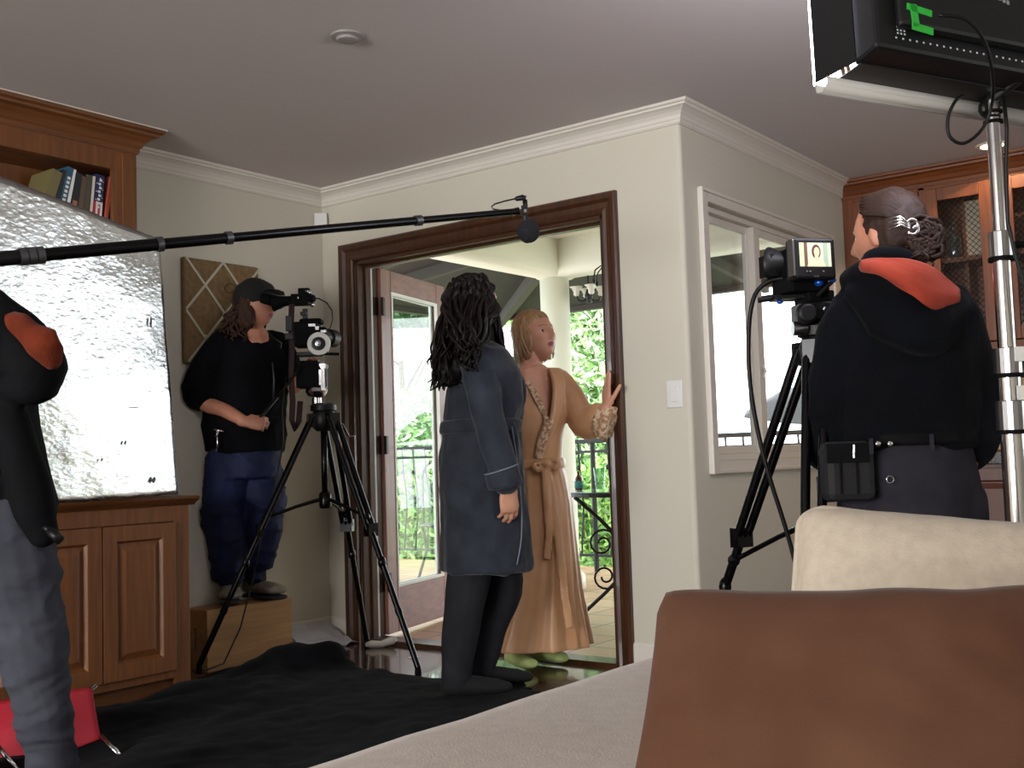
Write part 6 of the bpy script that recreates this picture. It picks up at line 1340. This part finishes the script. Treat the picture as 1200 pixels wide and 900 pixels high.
for i in range(80):
    a = rng.uniform(0, 6.28); R_ = rng.uniform(.014, .040); c = bun+RT*rng.uniform(-.012, .03)+UP*rng.uniform(-.05, .012)-AW*.02; q = [c+RT*(R_*math.cos(a+t))+UP*(R_*.9*math.sin(a+t))-AW*.02*math.sin(t*1.3) for t in np.linspace(0, 3.6, 8)]; s.tube(q, [.005, .006, .006, .006, .005, .0045, .004, .002], 6)
for i in range(26):
    c = bun+RT*rng.uniform(-.015, .035)-UP*.03-AW*.02; e = p(rng.uniform(1060, 1092), rng.uniform(298, 316), rng.uniform(-.12, -.05)); hair_lock(s, [c, c.lerp(e, .5)+RT*rng.uniform(-.01, .02), e], .007, .002, wave=.012, freq=1.3, ph=rng.uniform(0, 6), n=10)
s.build('hair_locks', HAIRH, ho, smooth=True)
s = MB(); c = p(1069, 266, -.13)
s.tube([c+RT*.016*math.cos(t)+UP*.020*math.sin(t) for t in np.linspace(-2.4, 2.4, 20)], .0042, 8)
for k in range(4): s.tube([c-RT*.006+UP*(.004*k-.004), c-RT*.03+UP*(.007+.007*k), c-RT*.055+UP*(-.002+.010*k)-AW*-.02], [.004, .0035, .0015], 8)
s.tube([c+RT*.012+UP*.004, c-UP*.004], .004, 8); s.build('hair_clip', CHR, ho, smooth=True)

# ------------------------------------------------ crew member cut off by the left edge
p = pp(3.0); LPo = Vector((p(30, 900).x, p(30, 900).y, 0))
HLc = p(-70, 262, .02); HL = headM(HLc, (RT*.85+AW*.5))
s = MB(); add_head(s, HL)
limb(s, [p(-72, 290), p(-74, 330)], [.058, .065])
limb(s, [p(-66, 335), p(-50, 400), p(-38, 480), p(-28, 560), p(-24, 610)], [(.13, .08), (.14, .10), (.12, .10), (.11, .10), (.09, .09)], hint=(RT*.6-AW*.7))
limb(s, [p(-20, 372, -.12), p(46, 430, -.14), p(-20, 392, -.20), p(-78, 335, -.2)], [.055, .042, .036, .028]); add_hand(s, p(-78, 321, -.2), (-RT), (UP), 1.2, .18, side=1, thumb_out=.3, spread=0)
limb(s, [p(-100, 370, .1), p(-90, 430, -.1), p(-120, 340, -.22)], [.055, .042, .03]); add_hand(s, p(-122, 336, -.22), (-RT), (UP), 1.2, .18, side=-1, thumb_out=.3, spread=0)
g1 = at(62, 925, d=3.05); g1.z = .07; g2_ = g1-RT*.42+AW*.25
limb(s, [p(-2, 612, -.04), p(36, 745, -.06), g1], [.075, .055, .040]); limb(s, [p(-46, 612, .08), p(-60, 745, .14), g2_], [.075, .055, .040])
for g_ in (g1, g2_): limb(s, [g_, g_-UP*.03+RT*.06, g_-UP*.04+RT*.15], [.04, .035, .026])
lp = organic(s, 'person', [SKIN2, mat('lips2'), BROW], voxel=.005, smooth=2, origin=LPo)
tag(lp, 'person in a black and orange jacket and grey jeans cut off by the left edge', 'person')
s = MB(); s.ball(HL @ Vector((0, -.02, .02)), (.085, .1, .106), 24, 16, M=HL.to_3x3()); organic(s, 'hair', HAIRH, lp, voxel=.008, smooth=2)
SHL = mat('softshell_black', '090a0c', .85, c2='0d0e12', nscale=8, spec=.12); ORJ = mat('rust_orange_fleece', '5c2616', .95, c2='702f1c', nscale=20, sheen=.08, spec=.1, bump=.3, bscale=200)
s = MB()
rings(s, [(p(-25, 622), .20, .17, 0), (p(-22, 590), .205, .17, 0), (p(-30, 540), .185, .16, 0), (p(-38, 480), .185, .16, 0), (p(-50, 420), .20, .16, 0), (p(-58, 375), .20, .14, 0), (p(-68, 340), .13, .11, 0), (p(-72, 325), .07, .07, 0)])
limb(s, [p(-25, 368, -.08), p(8, 400, -.14), p(38, 436, -.16), p(18, 450, -.15)], [.085, .10, .085, .06])
limb(s, [p(26, 424, -.17), p(-20, 392, -.20), p(-72, 342, -.2)], [.066, .060, .045])
limb(s, [p(-98, 365, .08), p(-92, 425, -.08), p(-112, 350, -.2)], [.075, .07, .05])
limb(s, [p(5, 470, -.13), p(25, 540, -.14), p(38, 590, -.13), p(50, 622, -.12)], [.05, .055, .055, .035])
organic(s, 'jacket', SHL, lp, voxel=.008, smooth=4, disp=lambda q: .010*pnoise(q, (6, 6, 5), 3)+.006*pnoise(q, (14, 14, 10), 9))
s = MB(); limb(s, [p(12, 370, -.18), p(26, 385, -.20), p(48, 402, -.215), p(61, 422, -.20)], [(.012, .03), (.034, .036), (.046, .040), (.030, .034)]); organic(s, 'orange_sleeve_panel', ORJ, lp, voxel=.006, smooth=3, disp=lambda q: .012*crease(q, (9, 9, 9), 3))
JEA = mat('grey_jeans', '3a3c45', .9, c2='464851', nscale=6, spec=.15, bump=.35, bscale=260, bdist=.002)
s = MB(); rings(s, [(p(-20, 650), .19, .16, 0), (p(-22, 615), .185, .16, 0), (p(-24, 590), .17, .15, 0)])
limb(s, [p(8, 620, -.05), p(18, 680, -.06), p(36, 745, -.07), p(48, 820, -.06), p(60, 885, -.04), g1+UP*.03], [.125, .118, .092, .078, .066, .062]); limb(s, [p(-48, 620, .08), p(-60, 745, .14), g2_+UP*.03], [.12, .085, .06])
organic(s, 'jeans', JEA, lp, voxel=.008, smooth=3, disp=lambda q: .010*crease(q, (6, 6, 10), 3)+.006*crease(q, (9, 9, 24), 9))
for g_ in (g1, g2_):
    s = MB(); b = Vector((g_.x, g_.y, .03)); shoe(s, b-RT*.08, RT*1-AW*.2, .28, .055, .08); organic(s, 'shoe', BLK2, lp, voxel=.008, smooth=2)
s = MB(); s.tube([p(58, 622, -.16), p(72, 634, -.16)], .013, 10); s.tube([p(52, 617, -.16), p(59, 623, -.16)], .009, 8); o = s.build('torch', BLK, lp, smooth=True)
